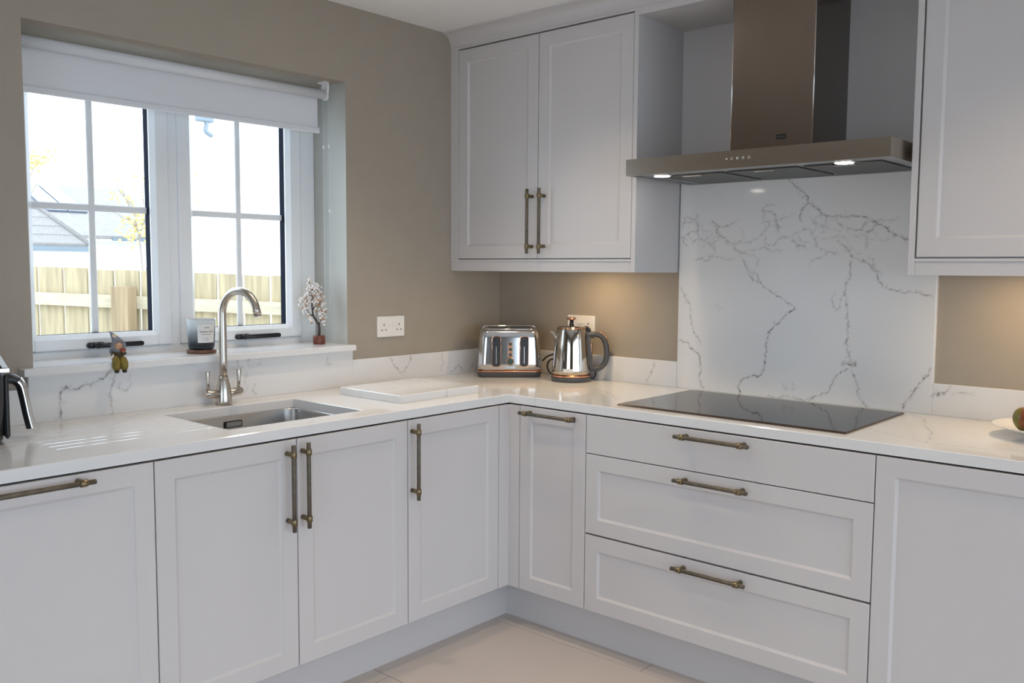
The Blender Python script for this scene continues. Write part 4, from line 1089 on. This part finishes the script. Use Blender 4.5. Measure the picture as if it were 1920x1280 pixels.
# crystal tree
tr = thing('crystal_tree', 'small dark wire tree with white crystal bead blossom on wooden block', 'ornament', (-.9905, .085, SZ)); tr.scale = (1.1, 1.1, 1.30)
mb = MB(); mb.lathe([(.0215, 0), (.0222, .002), (.0218, .024), (.0205, .0265)], n=24); obj('wooden_block', mb, 'wood_block', tr, local=True)
# local axes: image right ~ r, up z
r_ = Vector((.55, -.84, 0)).normalized(); d_ = Vector((.84, .55, 0)).normalized()
def tp(a, z, b=0): return r_ * a + d_ * b + Vector((0, 0, z))
mb = MB()
tk = smooth_path([tp(.000, .024), tp(.001, .045), tp(-.001, .060), tp(-.012, .075), tp(-.021, .088), tp(-.024, .103), tp(-.026, .125), tp(-.025, .150), tp(-.026, .170)], 3)
mb.tube(tk, [.0052 - .0036 * i / (len(tk) - 1) for i in range(len(tk))], 10)
for P_, r0 in (([tp(-.020, .088), tp(-.030, .090), tp(-.038, .092)], .003), ([tp(-.024, .103), tp(-.018, .113), tp(-.008, .118)], .003), ([tp(-.0, .060), tp(.008, .074), tp(.012, .092), tp(.010, .118)], .0026), ([tp(-.025, .13), tp(-.034, .138)], .0026), ([tp(-.026, .16), tp(-.022, .176), tp(-.024, .186)], .002), ([tp(-.025, .14), tp(-.012, .155), tp(.0, .165)], .002), ([tp(-.034, .091), tp(-.046, .11), tp(-.05, .125)], .0016)):
    q = smooth_path(P_, 4); mb.tube(q, [r0 * (1 - .6 * i / (len(q) - 1)) for i in range(len(q))], 7)
obj('trunk', mb, 'bark_dark', tr, local=True)
rng = random.Random(4)
mb = MB(); mb.smooth = True
clus = [(-.050, .130, .016, 46), (-.045, .112, .012, 26), (-.030, .140, .014, 30), (-.022, .168, .016, 46), (-.004, .165, .012, 24), (-.028, .190, .008, 12), (-.030, .203, .005, 7), (.006, .140, .014, 36), (.010, .118, .015, 40), (.014, .094, .012, 30), (.012, .075, .008, 12), (-.030, .085, .007, 8), (-.024, .072, .005, 6), (-.004, .130, .012, 22)]
for (a, z, s, n) in clus:
    for k in range(n):
        p = tp(a * 1.12 + rng.gauss(0, s * .62), z + rng.gauss(0, s * .65), rng.gauss(0, s * .6))
        mb.mi = 1 if rng.random() < .16 else 0
        mb.ico(p, rng.uniform(.0026, .0050))
bd = obj('crystal_beads', mb, ['bead_white', 'bead_amber'], tr, local=True, kind='stuff')

# seated gnome figurine on the sill edge, legs over the front (local: front = -y)
gn = thing('gnome_figurine', 'small painted gnome figurine in pointed grey hat sitting on sill edge', 'figurine', (-1.8640, -.0300, SZ), math.radians(-14))
def gl_(name, mb, m, par=gn): return obj(name, mb, m, par, local=True)
mb = MB(); mb.lathe([(.015, 0), (.0185, .004), (.0185, .014), (.0155, .026), (.0120, .036), (.008, .040)], (0, 0, .0003), 18, sx=1.0, sy=.85); gl_('jacket', mb, 'gnome_jacket')
mb = MB()
for s in (-1, 1):
    mb.tube([(s * .009, -.004, .010), (s * .011, -.018, .0085), (s * .0115, -.027, .001), (s * .0115, -.0295, -.014), (s * .0110, -.0295, -.024)], [.0100, .0118, .0125, .0120, .0085], 14)
gl_('trousers', mb, 'gnome_trousers')
for s in (-1, 1):
    mb = MB(); mb.ball((s * .0115, -.0330, -.0275), .0085, 12, 8, .9, 1.25, .62); gl_('boot', mb, 'gnome_boot')
mb = MB(); mb.ball((0, -.004, .052), .0150, 18, 12, .95, .95, 1.0); mb.ball((.0006, -.0185, .0500), .0030, 8, 6); head = gl_('head', mb, 'gnome_skin')
mb = MB()
for s in (-1, 1): mb.ball((s * .0052, -.0172, .0545), .0013, 8, 6)
obj('eyes', mb, 'gnome_boot', head, local=True)
mb = MB(); mb.smooth = True                    # hood: a torus-like roll around the face
rg = []
for k in range(22):
    a = 2 * PI * k / 22; c_ = Vector((.0165 * math.cos(a), -.0050, .0535 + .0165 * math.sin(a)))
    o1 = Vector((math.cos(a), 0, math.sin(a)))
    rg.append([mb.pt(c_ + o1 * (.0068 * math.cos(2 * PI * q / 10)) + Vector((0, .0105 * math.sin(2 * PI * q / 10), 0))) for q in range(10)])
for k in range(22): mb.bridge(rg[k], rg[(k + 1) % 22])
mb.ball((0, .006, .0545), .0185, 14, 8)
gl_('hood', mb, 'gnome_hood')
mb = MB(); mb.tube([(-.002, .002, .066), (-.009, .001, .079), (-.017, 0, .091), (-.0245, 0, .1015)], [.0165, .0110, .0060, .0008], 14); hat = gl_('hat', mb, 'gnome_hat')
mb = MB()
for k in range(8):
    a = 2 * PI * k / 8; mb.ball((-.0120 + .0048 * math.cos(a), -.0115, .0870 + .0048 * math.sin(a)), .0026, 8, 5)
mb.ball((-.0120, -.0130, .0870), .0026, 8, 5); obj('flower', mb, 'gnome_cream', hat, local=True)
for s, e in ((-1, (-.012, -.016, .017)), (1, (.011, -.020, .036))):
    mb = MB(); mb.tube([(s * .011, -.001, .033), (s * .0185, -.007, .024 if s < 0 else .028), e], [.0058, .0058, .0046], 10); arm = gl_('sleeve', mb, 'gnome_jacket')
    mb = MB(); mb.ball((e[0], e[1] - .003, e[2]), .0042, 8, 6); obj('hand', mb, 'gnome_skin', arm, local=True)
mb = MB(); mb.tube([(.004, -.0190, .0385), (.011, -.0230, .0400), (.0190, -.0240, .0420)], [.0045, .0062, .0040], 10); gl_('red_pouch', mb, 'gnome_red')
mb = MB(); mb.prism([(-.032, .010), (-.016, .014), (-.017, .029)], (0, -.014, 0), (1, 0, 0), (0, 0, 1), (0, -1, 0), .0035); gl_('paper', mb, 'gnome_paper')
mb = MB(); mb.ball((-.0185, .002, .0345), .0080, 10, 6); mb.ball((-.0225, .000, .0400), .0040, 8, 6); gl_('scarf', mb, 'gnome_hood')

# ================================================================== AIR FRYER (local: front = +x)
af = thing('air_fryer', 'black and silver air fryer with chrome handled drawer at worktop end', 'air fryer', (-2.420, -.188, ZT + .0005), math.radians(-12)); af.scale = (1, 1, 1.17)
def al(name, mb, m, par=af): return obj(name, mb, m, par, local=True)
mb = MB(); loops_mesh(mb, [[(x, y, z) for x, y in rrect(.29 - i, .27 - i, .06, 6)] for i, z in ((.05, 0), (.03, .004), (.016, .012), (.004, .08), (0, .145), (.004, .165), (.010, .170))], True, True)
lower = al('lower_body', mb, 'fryer_black')
mb = MB(); loops_mesh(mb, [[(x - s, y, z) for x, y in rrect(.285 - i, .27 - i * .5, .05, 6)] for i, s, z in ((.0, .0, .1705), (.0, .0, .178), (.055, .028, .262), (.080, .040, .290), (.12, .045, .300))], True, True)
al('upper_body', mb, ['fryer_black'])
# silver slanted control panel
mb = MB(); mb.quadpts((.1437, -.128, .178), (.1437, .128, .178), (.093, .115, .2615), (.093, -.115, .2615))
a_, b_ = (.1445, .1790), (.0940, .2625)
mb = MB(); mb.prism([(.134, .1795), (.1475, .1795), (.0975, .2640), (.084, .2640)], (0, -.1300, 0), (1, 0, 0), (0, 0, 1), (0, 1, 0), .260); pan = al('control_panel', mb, 'fryer_panel')
mb = MB(); mb.lathe([(.026, 0), (.026, .002), (.0225, .002), (.0225, 0)], n=28, cap0=False, cap1=False)
ang = math.atan2(.0845, -.050) - PI / 2
Mx = Matrix.Translation((.1225, -.082, .2225)) @ Matrix.Rotation(PI / 2 - math.atan2(.05, .0845), 4, 'Y')
mb.v = [tuple(Mx @ Vector(p)) for p in mb.v]; obj('dial_ring', mb, 'badge_black', pan, local=True)
mb = MB(); mb.prism([(.060, .1702), (.1490, .1702), (.1490, .1785), (.060, .1785)], (0, -.1365, 0), (1, 0, 0), (0, 0, 1), (0, 1, 0), .273); al('chrome_band', mb, 'chrome')
# drawer front and its hooked handle
mb = MB(); mb.box((.138, -.095, .012), (.152, .095, .160), .006); dr = al('drawer_front', mb, 'fryer_black')
mb = MB()
hp_ = smooth_path([(.145, 0, .140), (.160, 0, .142), (.176, 0, .140), (.190, 0, .128), (.197, 0, .105), (.2055, 0, .060), (.214, 0, .022)], 4)
mb.smooth = True; rings = []
for i, p in enumerate(hp_):
    a, b = hp_[max(i - 1, 0)], hp_[min(i + 1, len(hp_) - 1)]; dd = (b - a).normalized(); nn = Vector((-dd.z, 0, dd.x))
    rings.append([mb.pt(p + nn * (.0125 * math.cos(2 * PI * k / 14)) + Vector((0, .020 * math.sin(2 * PI * k / 14), 0))) for k in range(14)])
for a, b in zip(rings, rings[1:]): mb.bridge(a, b)
mb.smooth = False; mb.face(rings[0][::-1]); mb.face(rings[-1])
hn = obj('drawer_handle', mb, 'fryer_black', dr, local=True)
mb = MB(); mb.smooth = True
q_ = hp_[10:]
rings = []
for i, p in enumerate(q_):
    a, b = q_[max(i - 1, 0)], q_[min(i + 1, len(q_) - 1)]; dd = (b - a).normalized(); nn = Vector((dd.z, 0, -dd.x)) * -1
    rings.append([mb.pt(p + nn * (.0146 * math.cos(t_)) + Vector((0, .0215 * math.sin(t_), 0))) for t_ in [math.radians(-95 + 190 * k / 12) for k in range(13)]])
for a, b in zip(rings, rings[1:]):
    for k in range(12): mb.face([a[k], a[k + 1], b[k + 1], b[k]])
obj('chrome_shell', mb, 'chrome', hn, local=True)

# ================================================================== PLATE WITH APPLE
pc = (-.237, -2.368)
pl = thing('plate', 'wide shallow white ceramic plate holding an apple', 'plate', (pc[0], pc[1], ZT + .0005))
mb = MB(); mb.lathe([(.060, 0), (.064, .0), (.066, .006), (.110, .020), (.150, .0335), (.152, .0355), (.149, .0360), (.108, .0245), (.066, .0125), (.030, .0105)], n=56); obj('dish', mb, 'ceramic_white', pl, local=True)
ap = thing('apple', 'green and red apple lying on the white plate', 'apple', (-.288, -2.322, ZT + .0168)); ap.scale = (1.12, 1.12, 1.12); ap.rotation_euler = (0, 0, 1.9)
mb = MB()
prof = []
for k in range(17):
    a = PI * k / 16; r = .038 * math.sin(a) * (1 + .08 * math.cos(a) * -1); z = .036 - .036 * math.cos(a)
    dip = .010 * math.exp(-((PI - a) / .42) ** 2) + .006 * math.exp(-(a / .35) ** 2) * -1
    prof.append((max(r, .0006), z - dip))
mb.lathe(prof, n=28); obj('flesh', mb, 'apple_skin', ap, local=True)
mb = MB(); mb.tube([(0, 0, .060), (.002, 0, .068), (.005, .001, .076)], [.0016, .0013, .0018], 7); obj('stem', mb, 'apple_stem', ap, local=True)

# ================================================================== OUTSIDE
mb = MB(); mb.box((-25, .3, -.50), (45, 60, -.42)); mb.box((-25, -30, -.50), (X0, .3, -.42)); mb.box((X0, -30, -.50), (45, ROOM_Y - .3, -.42))
struct('ground', mb, 'paving', 'pale paved ground outside the kitchen')
# garden fence: separate boards, two rails, one post
fd = Vector((.589, -.808, 0)); fn = Vector((-.808, -.589, 0))      # along the fence, towards the room
F0 = Vector((-1.076, 2.697, 0))
fe = thing('garden_fence', 'pale timber board fence with rails seen through the window', 'fence', tuple(F0 + fd * .7 + Vector((0, 0, -.42))))
SL = -.031
rng = random.Random(2)
def fbox(mb, s0, s1, z0_, z1_, w0, w1, slope=True):
    P = []
    for w in (w0, w1):
        for (s, z) in ((s0, z0_), (s1, z0_), (s1, z1_), (s0, z1_)):
            p = F0 + fd * s + fn * w; P.append(mb.pt((p.x, p.y, z + (SL * s if slope else 0))))
    for f in ((0, 1, 2, 3), (7, 6, 5, 4), (0, 4, 5, 1), (1, 5, 6, 2), (2, 6, 7, 3), (3, 7, 4, 0)): mb.face([P[k] for k in f])
s = -3.1095
while s < 2.35:
    w = .140 + rng.uniform(-.004, .004); mb = MB(); dz_ = rng.uniform(-.004, .004)
    fbox(mb, s, s + w, -.40, 1.371 + dz_, -.022, -.002); obj('board', mb, 'fence_wood', fe); s += w + .0155
for z0_, z1_ in ((1.152, 1.224), (.30, .372)):
    mb = MB(); fbox(mb, -3.12, 2.35, z0_, z1_, 0, .035); obj('rail', mb, 'rail_wood', fe)
for s0_, zt_ in ((.527, 1.262), (-1.29, 1.318)):
    mb = MB(); fbox(mb, s0_, s0_ + .1, -.42, zt_, .036, .136, False); obj('post', mb, 'post_wood', fe)
# neighbouring garage with hipped slate roof in courses
hA = thing('garage', 'low white garage with grey slate hip roof behind the fence', 'building', (1.5, 19, -.42))
mb = MB(); mb.box((-3, 15.35, -.42), (4.15, 20.5, 1.62)); obj('wall', mb, 'render_white', hA)
ex, ey, ez, tn_ = 4.52, 15.0, 1.735, 1.05
for k in range(15):
    t0, t1 = k * .16, (k + 1) * .16 + .02
    mb = MB(); z_ = ez
    P = [(-3.3, ey + t0, z_ + tn_ * t0), (ex - t0, ey + t0, z_ + tn_ * t0), (ex - t1, ey + t1, z_ + tn_ * t1 - .018), (-3.3, ey + t1, z_ + tn_ * t1 - .018)]
    a = [mb.pt((x, y, z)) for x, y, z in P]; b = [mb.pt((x, y - .02, z + .07)) for x, y, z in P]
    mb.face(a[::-1]); mb.face(b); mb.bridge(a, b); obj('tile_course', mb, 'roof_slate', hA)
mb = MB(); mb.tube([(ex + .02, ey - .02, ez + .06), (ex - 2.4, ey + 2.4, ez + .06 + tn_ * 2.4)], .055, 8); obj('hip_ridge', mb, 'roof_slate', hA)
mb = MB(); mb.box((-3.3, ey - .03, ez - .09), (ex, ey + .02, ez + .01)); obj('fascia', mb, 'pipe_grey', hA)
hB = thing('house', 'white neighbouring house with pale roof and blue roof panels', 'building', (6, 26, -.42))
mb = MB(); mb.box((2, 22.4, -.42), (10.1, 30, 2.05)); obj('wall', mb, 'render_white', hB)
def roofp(x, t): return (x, 22.0 + 4.0 * t, 2.10 + 1.62 * t)
mb = MB(); P = [roofp(1.5, 0), roofp(10.4, 0), roofp(10.4, 1), roofp(1.5, 1)]; a = [mb.pt(p) for p in P]; b = [mb.pt((x, y, z + .1)) for x, y, z in P]; mb.face(a[::-1]); mb.face(b); mb.bridge(a, b)
P = [(x, 52 - y, z) for x, y, z in P][::-1]; a = [mb.pt(p) for p in P]; b = [mb.pt((x, y, z + .1)) for x, y, z in P]; mb.face(a[::-1]); mb.face(b); mb.bridge(a, b)
rf = obj('roof', mb, 'roof_pale', hB)
for k in range(2):
    mb = MB(); x0_ = 7.15 + .58 * k; P = [roofp(x0_, .42), roofp(x0_ + .54, .42), roofp(x0_ + .54, .93), roofp(x0_, .93)]; a = [mb.pt((x, y, z + .11)) for x, y, z in P]; b = [mb.pt((x, y - .03, z + .16)) for x, y, z in P]; mb.face(a[::-1]); mb.face(b); mb.bridge(a, b); obj('solar_panel', mb, 'panel_blue', rf)
mb = MB(); mb.box((8.2, 21.95, 2.06), (10.4, 22.02, 2.16)); obj('gutter', mb, 'pipe_grey', rf)
# white house on the right with gutter outlet and swan-neck pipe
hC = thing('house', 'tall white house beyond the right sash with a hanging grey gutter pipe', 'building', (9, 14, -.42))
mb = MB(); mb.prism([(5.35, 12.0), (16, 12.0), (16, 20), (10.2, 20)], (0, 0, -.42), (1, 0, 0), (0, 1, 0), (0, 0, 1), 6.0); obj('wall', mb, 'render_white', hC)

mb = MB(); mb.box((5.14, 11.86, 3.93), (5.46, 11.99, 4.06), .02); gt = obj('gutter', mb, 'pipe_grey', hC)
mb = MB(); mb.tube(smooth_path([(5.34, 11.92, 3.94), (5.33, 11.92, 3.86), (5.315, 11.92, 3.80), (5.33, 11.92, 3.76), (5.37, 11.92, 3.735), (5.44, 11.92, 3.70)], 3), .040, 10); obj('swan_neck', mb, 'pipe_grey', gt)
# blossoming shrubs behind the fence
def shrub(label, root, branches, blooms, seed):
    t = thing('flowering_shrub', label, 'shrub', root)
    rng = random.Random(seed); R0 = Vector(root)
    mb = MB()
    for P_, r0 in branches:
        q = smooth_path([Vector(p) - R0 for p in P_], 4); q = [p + Vector((rng.gauss(0, .012), rng.gauss(0, .012), rng.gauss(0, .012))) for p in q]
        mb.tube(q, [r0 * (1 - .7 * i / (len(q) - 1)) for i in range(len(q))], 6)
    obj('branches', mb, 'twig', t, local=True)
    mb = MB()
    for (c, s_, n_) in blooms:
        for k in range(int(n_ * .55)):
            p = Vector(c) - R0 + Vector((rng.gauss(0, s_), rng.gauss(0, s_), rng.gauss(0, s_ * .8)))
            mb.ico(p, rng.uniform(.012, .028))
    obj('blossom', mb, 'blossom', t, local=True, kind='stuff')
shrub('yellow flowering shrub with bare twigs beside the garden fence, in the left sash', (2.75, 9.0, -.42),
      [([(2.75, 9, -.42), (2.72, 9, .8), (2.62, 9, 1.8), (2.45, 9, 2.3), (2.25, 9, 2.55)], .016), ([(2.62, 9, 1.75), (2.78, 9, 2.2), (2.82, 9.05, 2.5), (2.74, 9, 2.75), (2.86, 9, 3.05), (2.66, 9, 3.5)], .014),
       ([(2.7, 9, 1.2), (2.9, 9, 1.9), (2.95, 9, 2.4)], .016), ([(2.5, 9, 2.2), (2.3, 9, 2.75), (2.05, 9, 3.1)], .008), ([(2.62, 9, 1.9), (2.35, 9, 2.05), (2.2, 9, 2.2)], .010), ([(2.72, 9, 2.2), (2.64, 9, 3.0), (2.60, 9, 3.6)], .008)],
      [((2.42, 9, 2.30), .10, 60), ((2.58, 9, 2.0), .13, 110), ((2.72, 9, 1.86), .15, 130), ((2.5, 9, 1.78), .08, 50), ((2.8, 9, 2.30), .08, 26), ((2.7, 9, 2.55), .06, 16)], 5)
shrub('tall thin shrub with one yellow flowering tip, far left in the window', (1.2, 9.2, -.42),
      [([(1.2, 9.2, -.42), (1.15, 9.2, 1.2), (1.25, 9.2, 2.2), (1.40, 9.2, 2.6)], .02), ([(1.2, 9.2, 2.1), (1.45, 9.2, 2.42), (1.6, 9.2, 2.5)], .010)],
      [((1.38, 9.2, 2.66), .07, 70), ((1.5, 9.2, 2.70), .05, 26), ((1.6, 9.2, 2.78), .05, 12)], 6)
shrub('sparse flowering shrub with arching twigs at the left of the right sash', (3.3, 9.2, -.42),
      [([(3.3, 9.2, -.42), (3.35, 9.2, 1.4), (3.4, 9.2, 2.3), (3.62, 9.2, 2.7), (3.72, 9.2, 2.95)], .014), ([(3.35, 9.2, 1.9), (3.5, 9.2, 2.38), (3.75, 9.2, 2.5)], .010)],
      [((3.5, 9.2, 2.36), .06, 20), ((3.58, 9.2, 2.68), .05, 10)], 7)
